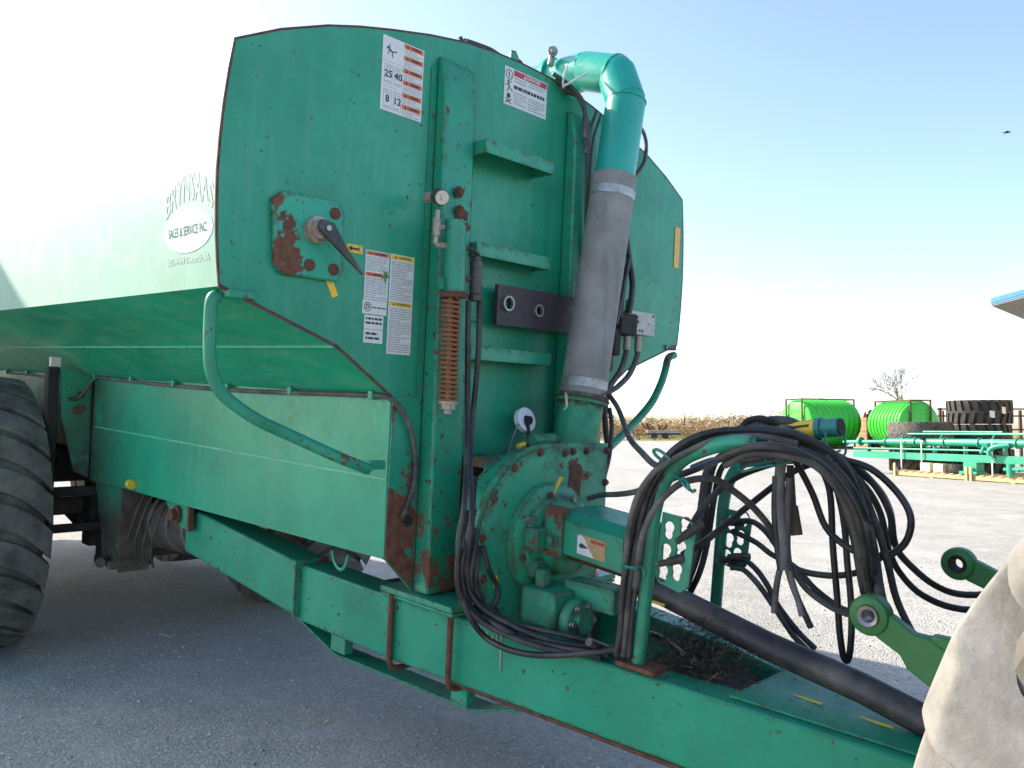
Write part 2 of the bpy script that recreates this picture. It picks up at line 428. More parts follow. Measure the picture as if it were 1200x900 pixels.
# loose stones in the near gravel
st = MB(); shapes = []
for q in range(6):
    vs = [Vector(p) * random.uniform(.7, 1.25) for p in ((1,0,0),(-1,0,0),(0,1,0),(0,-1,0),(0,0,.75),(0,0,-.6),(.6,.6,.3),(-.6,-.5,.35))]
    shapes.append(vs)
fs8 = [(0,2,4),(2,1,4),(1,3,4),(3,0,4),(2,0,5),(1,2,5),(3,1,5),(0,3,5)]
for i in range(14000):
    d = 1.9 + 8 * random.random() ** 1.7; x = random.uniform(-.75, .75) * d; y = d
    s = random.uniform(.0035, .008) * (1.0 if random.random() < .90 else random.uniform(1.4, 2.3)); a = random.uniform(0, 6.28); ca, sa = math.cos(a), math.sin(a)
    vs = shapes[i % 6][:6]
    st.add([(x + (v.x * ca - v.y * sa) * s, y + (v.x * sa + v.y * ca) * s, s * .35 + v.z * s) for v in vs], fs8)
k = NT('loose_stone'); oi = k.voro(40, 'Color')
M['stone'] = k.out(k.mix(k.n('ShaderNodeSeparateColor', i0=oi).outputs[0], (.26, .26, .26), (.60, .585, .55)), .9)
st.build('loose_gravel', M['stone'], None, 0, 0, 'stuff')

# ================================================================== the slurry tanker (local axes: x forward, y to its left, z up)
VROT = Matrix(((.71752, .69491, .04764), (-.69338, .71910, -.04604), (-.06625, 0, .99780)))
T = thing('slurry_tanker', 'big green slurry tanker with front ladder, grey suction hose, round pump and hose-laden tongue', 'tanker', (-.115, 4.124, 0), VROT.to_euler())
# ---- tank shell
half = [tuple(p) for p in [(0, 3.395), (.2, 3.389), (.376, 3.372), (.58, 3.335), (.788, 3.286), (.95, 3.243), (1.1, 3.195), (1.303, 3.11), (1.484, 3.013),
        (1.500, 2.90), (1.514, 2.77), (1.522, 2.65), (1.526, 2.523), (1.523, 2.40), (1.517, 2.29), (1.508, 2.20), (1.499, 2.112)]]
belly = [(.987, 1.932), (.695, 1.732)]
def ring(ps, x): return [(x, -y, z) for y, z in ps[::-1]] + [(x, y, z) for y, z in ps[1:]]
XB = -12.8  # rear end lengthened out of view to keep the ground beneath shaded
a = ring(half, -.012); b = ring(half, XB); n = len(a)
mb = MB().add(a + b, [(i, i + 1, n + i + 1, n + i) for i in range(n - 1)] + [tuple(range(n, 2 * n))])
shell = mb.build('tank_shell', M['tank'], T, 0, 28)
for s in (-1, 1):
    p = [(1.499, 2.112)] + belly
    mb = MB().add([(-.012, s * y, z) for y, z in p] + [(XB, s * y, z) for y, z in p], [(0, 1, 4, 3), (1, 2, 5, 4)])
    mb.build('belly_panel', M['belly'], T, 0, 20)
# weld bead along the belly fold and skirt
MB().tube([(-.02, -.988, 1.929), (XB, -.988, 1.929)], .006, 6).build('weld_seam', plain('weld_line', (.10, .42, .28), .5), T)
# skirts
SK = plain('unused', (.1, .1, .1))
for s in (-1, 1):
    mb = MB().prism([(-.004, s * .70, 1.735), (-.004, s * .70, 1.033), (-2.05, s * .70, 1.005), (-2.9, s * .70, 1.0), (-3.50, s * .70, .985), (-3.50, s * .70, 1.80 if 0 else 1.735)], (0, -s * .012, 0))
    mb.build('skirt_panel', M['skirt'], T)
    MB().prism([(-3.52, s * .715, 1.735), (-3.52, s * .715, 1.2), (-12.7, s * .715, 1.2), (-12.7, s * .715, 1.735)], (0, -s * .012, 0)).build('skirt_panel', M['skirt'], T)
MB().box((-3.45, -.7035, 1.372), (-.006, -.7005, 1.380)).build('weld_seam', bpy.data.materials['weld_line'], T)
# hopper floor between the skirts, kept behind them
MB().prism([(-.02, -.66, 1.72), (-.02, .66, 1.72), (-.02, .30, 1.06), (-.02, -.30, 1.06)], (-12.6, 0, 0)).build('hopper', M['dirt_shade'], T)
# ---- head plate (front wall)
hp = [(0, -y, z) for y, z in (half + belly + [(.700, 1.04), (.535, .872)])[::-1]] + [(0, y, z) for y, z in (half + belly + [(.700, 1.04), (.535, .872)])[1:]]
MB().prism(hp, (-.012, 0, 0)).build('head_plate', M['head'], T, 0, 0)
edge = [(-.004, -y, z) for y, z in (half + belly)[::-1]] + [(-.004, y, z) for y, z in (half + belly)[1:]]
MB().tube(edge, .0065, 6).build('head_seam', M['seam'], T)
MB().tube([(-.004, -1.4995, 2.115)] + [(-.004, -y, z) for y, z in [(.987, 1.930), (.697, 1.732)]], .0075, 6).build('head_flange', M['seam'], T)
# rusty neck plates beside the columns
for s in (-1, 1):
    MB().prism([(.003, s * .697, 1.73), (.003, s * .697, 1.042), (.003, s * .545, .885), (.003, s * .545, 1.73)], (.006, 0, 0)).build('neck_plate', M['neck'], T)
# ---- columns
for s in (-1, 1):
    c0, c1 = s * .535, s * .352
    pr = [(.003, c0, .872), (.105, c0, .872), (.092, c0, 1.9), (.070, c0, 3.10), (.045, c0, 3.225), (.003, c0, 3.262)]
    col = MB().prism(pr, (0, c1 - c0, 0)).build('column', M['column'], T, .012)
    MB().box((.003, c0 - s * -.0, .93), (.006, c0 + s * .032, 3.2)).build('weld_strip', M['column'], T)
# ---- ladder steps: pan with front lip and side cheeks
for i, (zt, d, y1) in enumerate(((2.909, .150, .112), (2.449, .118, .152), (1.977, .112, .20))):
    y0 = -.350; l = .062
    mb = MB().box((d - .006, y0, zt - l), (d, y1, zt)).box((.0005, y0, zt - l), (d - .006, y0 + .006, zt)).box((.0005, y1 - .006, zt - l), (d - .006, y1, zt)).box((.0005, y0 + .006, zt - .010), (d - .006, y1 - .006, zt - .004))
    mb.build('ladder_step', M['green'], T, .002)
# ---- top vacuum / suction pipe
px0 = Vector((.250, .515, 3.385))
def pipe(path, r, name, mat, n=28): return MB().tube(path, r, n).build(name, mat, T, 0, 40)
A = Vector((0.25, 0.5, 3.159)); Bp = Vector((0.25, 0.405, 2.896))
axis = (Vector((.25, .515, 3.22)) - Vector((.25, .29, 1.78))); axis.normalize()
def along(z): # point of the leaning centre line at height z
    t = (z - 1.78) / axis.z; return Vector((.25, .29, 1.78)) + axis * t
RP = .103
el0 = along(3.30); el1 = Vector((.17, .545, 3.465)); el2 = Vector((-.04, .55, 3.535)); el3 = Vector((-3.2, .56, 3.56))
top = MB().tube([along(2.86), el0], RP, 30).tube([el0, el1], RP, 30).tube([el1, el2], RP, 30).tube([el2, (-.28, .56, 3.545)], RP, 30).ball(el0, RP * .999, 24).ball(el1, RP * .999, 24).ball(el2, RP * .999, 24)
tp = top.build('fill_pipe', M['pipe'], T, 0, 40)
MB().tube([along(3.305) - axis * .004, along(3.305) + axis * .004], RP + .004, 30).build('weld_ring', M['pipe'], tp)
MB().tube([el1, el1 + (el2 - el1).normalized() * .010], RP + .0045, 30).build('weld_ring', M['pipe'], tp)
MB().tube([(-.275, .56, 3.545), (-.305, .56, 3.545)], RP + .022, 24).build('pipe_flange', M['pipe'], tp)
MB().tube([(-.305, .56, 3.545), (-5.2, .56, 3.56)], RP, 24).build('return_pipe', M['pipe'], T, 0, 40)
MB().tube([(-.20, .43, 3.57), (-.215, .46, 3.655), (-.235, .50, 3.68)], .018, 8).hexbolt((-.2, .44, 3.645), (1, -.6, .2), .02, .03).build('pipe_clamp', M['steel'], tp)
sh = MB().tube([along(1.78), along(2.4), along(2.895)], .114, 32).build('suction_hose', M['suction'], T, 0, 40)
for z in (2.80, 1.83):
    MB().tube([along(z - .022), along(z + .022)], .1170, 32).build('hose_clamp', M['galv'], sh)
stub = MB().tube([along(1.50), along(1.785)], .110, 28).tube([along(1.735), along(1.752)], .132, 28).build('pump_stub', M['pump'], T, 0, 40)
MB().tube([along(1.753), along(1.759)], .137, 28).build('stub_flange', M['rust'], stub)
MB().tube([(0.4, -0.018, 1.794), (0.4, -0.007, 1.724), (0.4, -0.029, 1.708)], .007, 6).build('latch_pin', M['steel'], stub)
MB().tube([(0.42, -0.089, 1.804), (0.42, 0.014, 1.78), (0.42, 0.19, 1.777), (0.3, 0.494, 1.815)], .004, 6, True, 4).build('tie_wire', M['rust'], stub)
# ---- black bracket plate with two holes behind the suction hose
fr = frame((.075, -.172, 2.09), (0, 1, 0), (0, 0, 1))
plate2d([(0, 0), (.74, 0), (.74, .19), (0, .19)], [circ(.065, .105, .028), circ(.28, .092, .022)], .022, fr, 'bracket_plate', M['blackplate'], T, .002)
MB().box((.002, -.12, 2.14), (.064, -.06, 2.22)).box((.002, .40, 2.14), (.064, .46, 2.22)).build('standoff', M['green'], T)
for (y, z, r) in ((-.107, 2.195, .030), (.108, 2.182, .026)):
    MB().lathe([(r * .92, -.004), (r * 1.22, -.004), (r * 1.22, .012), (r * .92, .012)], 20, Matrix.Translation((.09, y, z)) @ Matrix.Rotation(R_(90), 4, 'Y'), True).build('bushing', M['steel'], T)
MB().box((.0005, -.36, 2.10), (.012, -.18, 2.26)).build('backing_strip', M['green'], T, .002)
MB().box((.0125, -.35, 2.185), (.0145, -.305, 2.222)).build('tag_plate', M['white'], T)
MB().box((.0125, -.335, 2.14), (.0145, -.31, 2.15)).build('tag_plate', M['white'], T)
# ---- hatch plate with pointed lever (left)
pl = [(-1.318, 2.466), (-1.297, 2.218), (-1.255, 2.186), (-1.02, 2.186), (-.992, 2.23), (-.997, 2.47), (-1.03, 2.505), (-1.27, 2.502)]
hx = MB().prism([(.001, y, z) for y, z in pl], (.026, 0, 0)).build('hatch_plate', M['handleplate'], T, .007)
MB().tube([(.027, -1.135, 2.372), (.060, -1.135, 2.372)], .052, 20).tube([(.060, -1.135, 2.372), (.085, -1.135, 2.372)], .038, 18).build('hub', M['brass'], hx)
lv = MB().prism([(.090, -1.150, 2.408), (.090, -1.165, 2.375), (.090, -1.128, 2.340), (.090, -.955, 2.218), (.090, -.943, 2.220), (.090, -1.045, 2.330), (.090, -1.095, 2.400)], (.016, 0, 0)).build('lever', M['shield'], hx, .004)
MB().tube([(.106, -1.122, 2.376), (.112, -1.122, 2.376)], .011, 12).build('lever_bolt', M['galv'], hx)
for (y, z) in ((-1.045, 2.455), (-1.04, 2.232), (-1.15, 2.235)):
    MB().tube([(.027, y, z), (.032, y, z)], .024, 14).build('bolt', M['rust'], hx)
# ---- decals on the head
def uv_front(y, z, x=.0016): return frame((x, y, z), (0, 1, 0), (0, 0, 1))
def rect(name, y0, z0, y1, z1, x0, x1, mat, par): return MB().box((x0, y0, z0), (x1, y1, z1)).build(name, mat, par, 0, 0)
def print_lines(par, y0, z0, y1, z1, rows, mat, x=.0028, h=.38, fill=.9):
    mb = MB(); dz = (z1 - z0) / rows
    for i in range(rows):
        y = y0; z = z1 - dz * (i + .5); end = y0 + (y1 - y0) * (1 if random.random() < .75 else random.uniform(.45, .9))
        while y < end - .004:
            w = min(random.uniform(.008, .028), end - y)
            mb.add([(x, y, z - dz * h / 2), (x, y + w, z - dz * h / 2), (x, y + w, z + dz * h / 2), (x, y, z + dz * h / 2)], [(0, 1, 2, 3)])
            y += w + .004
    return mb.build('fine_print', mat, par, 0, 0)
def band(par, y0, z0, y1, z1, mat, word, size=None, ink='ink', width=None):
    rect('header_band', y0, z0, y1, z1, .0022, .0028, mat, par)
    s = size or (z1 - z0) * .72
    text(word, s, uv_front((y0 + y1) / 2 + .012, (z0 + z1) / 2, .0034), M[ink], par, 'lettering', True, width or (y1 - y0) * .52)
    w = (y1 - y0) * .26; ty = (y0 + y1) / 2 - w * 1.22; tz = (z0 + z1) / 2; q = (z1 - z0) * .34
    MB().add([(.0034, ty - q, tz - q * .8), (.0034, ty + q, tz - q * .8), (.0034, ty, tz + q)], [(0, 1, 2)]).build('alert_triangle', M[ink], par, 0, 0)
def figure(par, y, z, s, mat, pose=0):
    b = Matrix.Translation((0, y, z)) @ Matrix.Rotation(R_(pose), 4, 'X'); x = .0034
    mb = MB()
    for (ax, az, bx, bz, w) in ((0, .25, 0, -.15, .16), (0, .2, .45, .45, .08), (0, .2, -.5, .1, .08), (0, -.15, .4, -.55, .10), (0, -.15, -.4, -.5, .10)):
        d = Vector((bx - ax, bz - az)).normalized(); nn = Vector((-d.y, d.x)) * w * .5
        mb.add([b @ Vector((x, (ax + nn.x) * s, (az + nn.y) * s)), b @ Vector((x, (bx + nn.x) * s, (bz + nn.y) * s)), b @ Vector((x, (bx - nn.x) * s, (bz - nn.y) * s)), b @ Vector((x, (ax - nn.x) * s, (az - nn.y) * s))], [(0, 1, 2, 3)])
    mb.add([b @ Vector((x, c * s, (d + .42) * s)) for c, d in circ(0, 0, .13, 10)], [tuple(range(10))])
    return mb.build('pictogram', mat, par, 0, 0)
# three-panel warning sheet
d = rect('warning_decal', -.835, 2.937, -.613, 3.253, .0008, .0022, M['white'], T); lab(d, 'tall white warning sheet with orange bands and boxed numbers')
for i in range(3):
    zt = 3.253 - i * .105; zb = zt - .105
    band(d, -.722, zt - .024, -.618, zt - .004, M['orange'], 'WARNING'); band(d, -.722, zt - .074, -.618, zt - .054, M['orange'], 'WARNING')
    print_lines(d, -.718, zt - .052, -.622, zt - .027, 3, M['inkgrey']); print_lines(d, -.718, zb + .004, -.622, zt - .077, 3, M['inkgrey'])
    if i: 
        for q, word in enumerate((('25', '40'), ('8', '12'))[i - 1]):
            yc = -.800 + q * .052
            for bx in ((-.021, -.040, -.0195, .040), (.0195, -.040, .021, .040), (-.021, .0385, .021, .040), (-.021, -.040, .021, -.0385)):
                rect('number_box', yc + bx[0], zb + .052 + bx[1], yc + bx[2], zb + .052 + bx[3], .0022, .0028, M['inkgrey'], d)
            text(word, .042, uv_front(yc, zb + .052, .0032), M['ink'], d, 'lettering', True)
            print_lines(d, yc - .014, zb + .074, yc + .014, zb + .088, 2, M['inkgrey']); print_lines(d, yc - .014, zb + .015, yc + .014, zb + .026, 1, M['inkgrey'])
    rect('rule_line', -.833, zb - .0006, -.615, zb + .0006, .0022, .0027, M['inkgrey'], d)
figure(d, -.792, 3.195, .045, M['ink'], 60)
# danger sign
d = rect('danger_decal', -.113, 3.166, .192, 3.350, .0008, .0022, M['white'], T); lab(d, 'white danger sign with red header and skull pictogram')
rect('header_band', -.050, 3.318, .187, 3.345, .0022, .0028, M['red'], d)
text('DANGER', .025, uv_front(.090, 3.3315, .0034), M['white'], d, 'lettering', True, .10)
MB().add([(.0034, .018, 3.322), (.0034, .036, 3.322), (.0034, .027, 3.341)], [(0, 1, 2)]).build('alert_triangle', M['white'], d, 0, 0)
print_lines(d, -.048, 3.285, .04, 3.314, 2, M['inkgrey']); print_lines(d, .058, 3.290, .180, 3.314, 2, M['inkgrey'])
print_lines(d, -.048, 3.248, .175, 3.280, 1, M['ink'], h=.5); print_lines(d, -.048, 3.180, .045, 3.242, 5, M['inkgrey']); print_lines(d, .058, 3.176, .178, 3.240, 5, M['inkgrey'])
MB().lathe([(.021, 0), (.025, 0), (.025, .0006), (.021, .0006)], 20, Matrix.Translation((.0022, -.082, 3.315)) @ Matrix.Rotation(R_(90), 4, 'Y'), True).build('no_entry_ring', M['ink'], d)
figure(d, -.082, 3.314, .026, M['ink'], 30); figure(d, -.082, 3.260, .050, M['ink'], 15)
MB().add([(.0034, -.082 + c, 3.212 + z) for c, z in circ(0, 0, .013, 10)], [tuple(range(10))]).build('skull', M['ink'], d, 0, 0)
MB().add([(.0034, -.104, 3.196), (.0034, -.100, 3.200), (.0034, -.060, 3.178), (.0034, -.064, 3.174)], [(0, 1, 2, 3)]).add([(.0036, -.104, 3.178), (.0036, -.100, 3.174), (.0036, -.060, 3.196), (.0036, -.064, 3.200)], [(0, 1, 2, 3)]).build('crossbones', M['ink'], d, 0, 0)
# lower decal cluster
d = rect('warning_decal', -.870, 2.137, -.748, 2.342, .0008, .0022, M['white'], T); lab(d, 'white warning sheet with two orange bands left of the caution strip')
band(d, -.866, 2.322, -.752, 2.338, M['orange'], 'WARNING'); band(d, -.866, 2.234, -.775, 2.250, M['orange'], 'WARNING')
print_lines(d, -.864, 2.256, -.756, 2.318, 7, M['inkgrey']); print_lines(d, -.864, 2.142, -.756, 2.230, 9, M['inkgrey'])
MB().add([(.0036, y, z) for y, z in ((-.790, 2.226), (-.772, 2.234), (-.764, 2.205), (-.757, 2.236), (-.742, 2.243), (-.757, 2.252), (-.752, 2.266), (-.766, 2.258), (-.778, 2.270), (-.772, 2.248))], [tuple(range(10))]).build('torn_patch', M['inkgreen'], d, 0, 0)
d = rect('maker_decal', -.874, 2.076, -.750, 2.135, .0008, .0020, M['white'], T)
MB().lathe([(.0165, 0), (.0195, 0), (.0195, .0006), (.0165, .0006)], 20, Matrix.Translation((.0021, -.848, 2.105)) @ Matrix.Rotation(R_(90), 4, 'Y'), True).build('ring', M['ink'], d)
text('D', .028, uv_front(-.848, 2.105, .0030), M['ink'], d, 'lettering', True)
print_lines(d, -.822, 2.098, -.756, 2.112, 1, M['ink']); 
d = rect('part_number_decal', -.862, 2.014, -.764, 2.072, .0008, .0022, M['white'], T); print_lines(d, -.855, 2.030, -.772, 2.066, 2, M['ink'], h=.5)
d = rect('part_number_decal', -.862, 1.955, -.764, 2.012, .0008, .0022, M['white'], T); print_lines(d, -.852, 1.966, -.780, 2.004, 2, M['ink'], h=.5)
d = rect('caution_decal', -.741, 1.916, -.612, 2.344, .0010, .0024, M['white'], T); lab(d, 'long white strip with yellow caution and attention headers')
band(d, -.737, 2.322, -.616, 2.340, M['yellow'], 'CAUTION'); band(d, -.737, 2.122, -.616, 2.140, M['yellow'], 'ATTENTION', width=.075)
print_lines(d, -.734, 2.146, -.619, 2.316, 17, M['inkgrey'], x=.0032); print_lines(d, -.734, 1.922, -.619, 2.116, 19, M['inkgrey'], x=.0032)
# small yellow plates
d = rect('lever_arrow_decal', -.967, 2.318, -.887, 2.352, .0008, .0022, M['yellow'], T)
MB().add([(.0034, y, z) for y, z in ((-.958, 2.335), (-.940, 2.346), (-.940, 2.339), (-.912, 2.339), (-.898, 2.346), (-.906, 2.335), (-.898, 2.324), (-.912, 2.331), (-.940, 2.331), (-.940, 2.324))], [tuple(range(10))]).build('arrow', M['ink'], d, 0, 0)
MB().prism([(.0008, y, z) for y, z in ((-1.062, 2.200), (-1.030, 2.205), (-.995, 2.135), (-1.022, 2.122))], (.0014, 0, 0)).build('yellow_plate', M['yellow'], T, 0, 0)
rect('amber_reflector', 1.415, 2.585, 1.470, 2.835, .0008, .0042, M['amber'], T)
# ---- white lettering on the tank side
def side_warp(amount, w): return lambda co: Vector((co.x, co.y * (1 + amount * (1 - (2 * co.x / w) ** 2) * 0) , co.z))
def arch(co):
    u = co.x / .215; low = .062 * (1 - u * u); return Vector((co.x, low + (co.y + .05) / .10 * (.112 - .012 * u * u + .0), co.z))
def side(x, z, y=-1.5285): return frame((x, y, z), (1, 0, 0), (0, 0, 1))
def on_wall(o, off=.0015):
    prof_ = sorted((z, y) for y, z in half)
    for v in o.data.vertices:
        z = v.co.z
        for (z0, y0), (z1, y1) in zip(prof_, prof_[1:]):
            if z0 <= z <= z1: v.co.y = -(y0 + (y1 - y0) * (z - z0) / (z1 - z0) + off); break
    return o
on_wall(text('BRYNSAAS', .13, side(-.232, 2.372), M['whitepaint'], T, 'side_lettering', True, .40, arch))
ob_ = MB()
for i in range(24):
    t0, t1 = math.pi * (i / 24 - .5), math.pi * ((i + 1) / 24 - .5)
    ob_.add([(-.235 - .205 * math.cos(t0), 0, 2.330 + .080 * math.sin(t0)), (-.235 + .205 * math.cos(t0), 0, 2.330 + .080 * math.sin(t0)), (-.235 + .205 * math.cos(t1), 0, 2.330 + .080 * math.sin(t1)), (-.235 - .205 * math.cos(t1), 0, 2.330 + .080 * math.sin(t1))], [(0, 1, 2, 3)])
ov = on_wall(ob_.build('side_lettering', M['whitepaint'], T, 0, 0))
on_wall(text('SALES & SERVICE INC.', .05, side(-.235, 2.330), paint('lettering_green', rust=0), ov, 'lettering', True, .33), .0030)
on_wall(text('382-4484 Decorah, IA', .036, side(-.245, 2.222), M['whitepaint'], T, 'side_lettering', True, .36))
# ---- pressure gauge, spring cylinder
g = MB().tube([(0.16, -0.63, 2.591), (0.21, -0.648, 2.575)], .0345, 24).build('pressure_gauge', M['shield'], T, .003)
g0 = Vector((0.16, -0.63, 2.591)); gp = Vector((0.21, -0.648, 2.575)); gd = (gp - g0).normalized(); MB().tube([gp + gd * .0005, gp + gd * .003], .0295, 24).build('dial', M['dial'], g)
gu = gd.cross(Vector((0, 0, 1))).normalized(); gw = gu.cross(gd)
MB().add([gp + gd * .0036 + gu * -.002 + gw * -.012, gp + gd * .0036 + gu * .003 + gw * -.012, gp + gd * .0036 + gu * .014 + gw * .017], [(0, 1, 2)]).build('needle', M['ink'], g, 0, 0)
MB().tube([(.08, -.625, 2.595), (.16, -.615, 2.595)], .024, 10).build('pipe_nipple', M['brass'], T)
ft = MB().tube([(0.16, -0.626, 2.533), (0.16, -0.628, 2.493)], .011, 10).tube([(0.16, -0.628, 2.497), (0.16, -0.629, 2.424)], .017, 8).tube([(0.16, -0.629, 2.428), (0.16, -0.632, 2.395), (0.16, -0.621, 2.385), (0.16, -0.574, 2.389)], .011, 10).tube([(0.16, -0.612, 2.387), (0.16, -0.515, 2.391)], .014, 8).tube([(0.16, -0.631, 2.46), (0.16, -0.588, 2.467)], .012, 8)
ft.build('gauge_fitting', M['brass'], T)
MB().tube([(0.16, -0.515, 2.391), (0.16, -0.445, 2.399), (0.16, -0.392, 2.388), (0.16, -0.364, 2.354)], .010, 8, True, 5).build('gauge_hose', M['hose'], T)
cy = MB().tube([(0.17, -0.531, 2.506), (0.17, -0.521, 2.194)], .048, 22).build('jack_cylinder', M['green'], T, .004)
MB().tube([(0.17, -0.521, 2.197), (0.17, -0.52, 2.172)], .062, 20).build('spring_cap', M['rust'], cy)
MB().tube([(0.17, -0.499, 2.549), (0.17, -0.502, 2.511)], .030, 12).tube([(0.2, -0.508, 2.492), (0.2, -0.491, 2.465)], .016, 8).build('cylinder_cap', M['rust'], cy)
MB().box(*[Vector((0.15, -0.579, 2.228)) + Vector(q) * .5 for q in ((-.03, -.014, -.05), (.03, .014, .05))]).build('side_lug', M['green'], cy)
s0 = Vector((0.17, -0.539, 2.17)); s1 = Vector((0.17, -0.525, 1.725)); hel = []
for i in range(22 * 12 + 1):
    t = i / (22 * 12); an = 2 * math.pi * i / 12
    hel.append(s0.lerp(s1, t) + Vector((math.cos(an), math.sin(an), 0)) * .036)
MB().tube(hel, .0068, 6).build('coil_spring', plain('orange_rusty_spring', (.30, .105, .04), .6, .3, .3, 50), cy)
MB().tube([s0, s1 - Vector((0, 0, .02))], .013, 8).build('spring_rod', M['brass'], cy)
MB().tube([s1, s1 - Vector((0, 0, .012))], .042, 12).tube([s1 - Vector((0, 0, .012)), s1 - Vector((0, 0, .035))], .034, 6).tube([s1 - Vector((0, 0, .035)), s1 - Vector((0, 0, .055))], .018, 8).build('spring_nut', M['brass'], cy)
for q in ((0.09, -0.453, 2.654), (0.09, -0.443, 2.572)): MB().hexbolt(q, (1, 0, 0), .018, .02).build('bolt', M['rust'], T)
# hose coupler with two black lines down the ladder
cp = MB().tube([(0.17, -0.395, 2.368), (0.17, -0.404, 2.344)], .018, 10).tube([(0.17, -0.399, 2.348), (0.17, -0.395, 2.201)], .028, 14).tube([(0.17, -0.395, 2.201), (0.17, -0.393, 2.171)], .031, 10).build('rubber_coupler', M['shield'], T, .003)
MB().tube([(0.17, -0.485, 2.261), (0.17, -0.435, 2.264)], .012, 8).hexbolt((0.17, -0.48, 2.262), (.3, -1, 0), .017, .02).build('coupler_fitting', M['rust'], cp)
def hose(path, r, mat='hose', name='hydraulic_hose', n=8, sub=5): return MB().tube(path, r, n, True, sub).build(name, M[mat], T, 0, 60)
hose([(0.17, -0.434, 2.17), (0.17, -0.422, 1.916), (0.17, -0.408, 1.69), (0.3, -0.519, 1.48), (0.42, -0.634, 1.324), (0.42, -0.651, 1.155), (0.42, -0.651, 1.019), (0.42, -0.603, 0.916), (0.52, -0.551, 0.838), (0.75, -0.474, 0.796), (0.95, -0.347, 0.797)], .0125)
hose([(0.17, -0.367, 2.178), (0.17, -0.36, 1.919), (0.17, -0.377, 1.615), (0.3, -0.497, 1.443), (0.42, -0.587, 1.252), (0.42, -0.604, 1.081), (0.42, -0.562, 0.938), (0.55, -0.511, 0.862), (0.75, -0.425, 0.814), (0.95, -0.294, 0.806)], .0125)
hose([(0.25, -0.422, 1.398), (0.4, -0.573, 1.248), (0.4, -0.601, 1.094), (0.4, -0.607, 0.974), (0.44, -0.6, 0.879), (0.442, -0.515, 0.782), (0.552, -0.515, 0.761), (0.664, -0.5, 0.76), (0.787, -0.465, 0.778), (0.924, -0.43, 0.816), (1.031, -0.39, 0.851)], .0125)
hose([(0.25, -0.43, 1.288), (0.42, -0.566, 1.146), (0.42, -0.576, 1.009), (0.42, -0.501, 0.886), (0.6, -0.481, 0.821), (0.8, -0.38, 0.801), (0.95, -0.248, 0.77)], .0125)
hose([(0.25, -0.382, 1.247), (0.42, -0.543, 1.091), (0.42, -0.545, 0.97), (0.46, -0.49, 0.879), (0.6, -0.453, 0.846), (0.8, -0.383, 0.838), (0.95, -0.221, 0.781)], .011)
hose([(0.25, -0.453, 1.253), (0.42, -0.618, 1.151), (0.42, -0.629, 1.029), (0.42, -0.564, 0.896), (0.55, -0.508, 0.82), (0.75, -0.45, 0.805), (0.95, -0.411, 0.816)], .011)
hose([(0.42, -0.518, 1.141), (0.42, -0.476, 1.038), (0.42, -0.416, 0.951), (0.42, -0.432, 0.89), (0.42, -0.49, 0.87), (0.42, -0.555, 0.909)], .011)
hose([(0.4, -0.609, 0.94), (0.4, -0.568, 0.879), (0.4, -0.507, 0.834), (0.55, -0.457, 0.794), (0.75, -0.397, 0.782), (0.95, -0.384, 0.798)], .0125)
hose([(0.46, -0.538, 0.866), (0.6, -0.511, 0.826), (0.6, -0.303, 0.753), (0.8, -0.273, 0.784), (0.95, -0.22, 0.771)], .013)
# pulley with cable
pw = Vector((0.1, 0.039, 1.643))
p = MB().lathe([(.02, -.014), (.060, -.014), (.060, -.006), (.050, -.003), (.050, .003), (.060, .006), (.060, .014), (.02, .014)], 26, Matrix.Translation(pw) @ Matrix.Rotation(R_(72), 4, 'Y'), True).build('pulley', M['plasticwhite'], T, 0, 30)
MB().tube([pw - Vector((.02, 0, 0)), pw + Vector((.035, .0, 0))], .022, 10).build('pulley_axle', M['dark'], p)
MB().tube([(0.13, 0.019, 1.645), (0.13, 0.035, 1.592), (0.16, 0.007, 1.532), (0.2, -0.015, 1.488)], .010, 8, True, 4).build('pulley_bracket', M['dark'], p)
MB().tube([(0.11, -0.018, 1.623), (0.11, -0.054, 1.55), (0.16, -0.144, 1.435)], .003, 5).build('cable', M['steel'], p)
# ---- round pump
PY, PZ, PR = -.095, 1.115, .425
arc = [(PY + PR * math.cos(t), PZ + PR * math.sin(t)) for t in [math.pi * (.5 + 1.45 * i / 30) for i in range(31)]]
poly = [(.335, .94), (.335, 1.535), (PY + .02, PZ + PR)] + arc
pump = MB().prism([(.205, PY + (y - PY) * .90, PZ + (z - PZ) * .92) for y, z in poly], (.152, 0, 0)).build('pump_housing', M['pump'], T, .006, 25)
fl = [(PY + (y - PY) * 1.03, PZ + (z - PZ) * 1.03) for y, z in poly]
MB().prism([(.356, y, z) for y, z in fl], (.022, 0, 0)).build('pump_flange', M['pump'], pump, .004, 25)
MB().prism([(.380, PY + (y - PY) * .985, PZ + (z - PZ) * .985) for y, z in poly], (.013, 0, 0)).build('pump_cover', M['pump'], pump, .004, 25)
for i in range(11):
    t = math.pi * (.42 + 1.35 * i / 10); MB().hexbolt((.392, PY + PR * .955 * math.cos(t), PZ + PR * .955 * math.sin(t)), (1, 0, 0), .013, .016).build('bolt', M['rust'], pump)
for q in ((.06, 1.515), (.16, 1.515), (.315, 1.515), (.315, 1.36), (.315, 1.15)): MB().hexbolt((.392, q[0], q[1]), (1, 0, 0), .013, .016).build('bolt', M['rust'], pump)
MB().prism([(.392, y, z) for y, z in ((.045, 1.44), (.115, 1.455), (.135, 1.43), (.115, 1.25), (.045, 1.235), (.03, 1.26))], (.006, 0, 0)).build('rusty_nameplate', M['rust'], pump, .002)
HY, HZ = -.105, 1.125
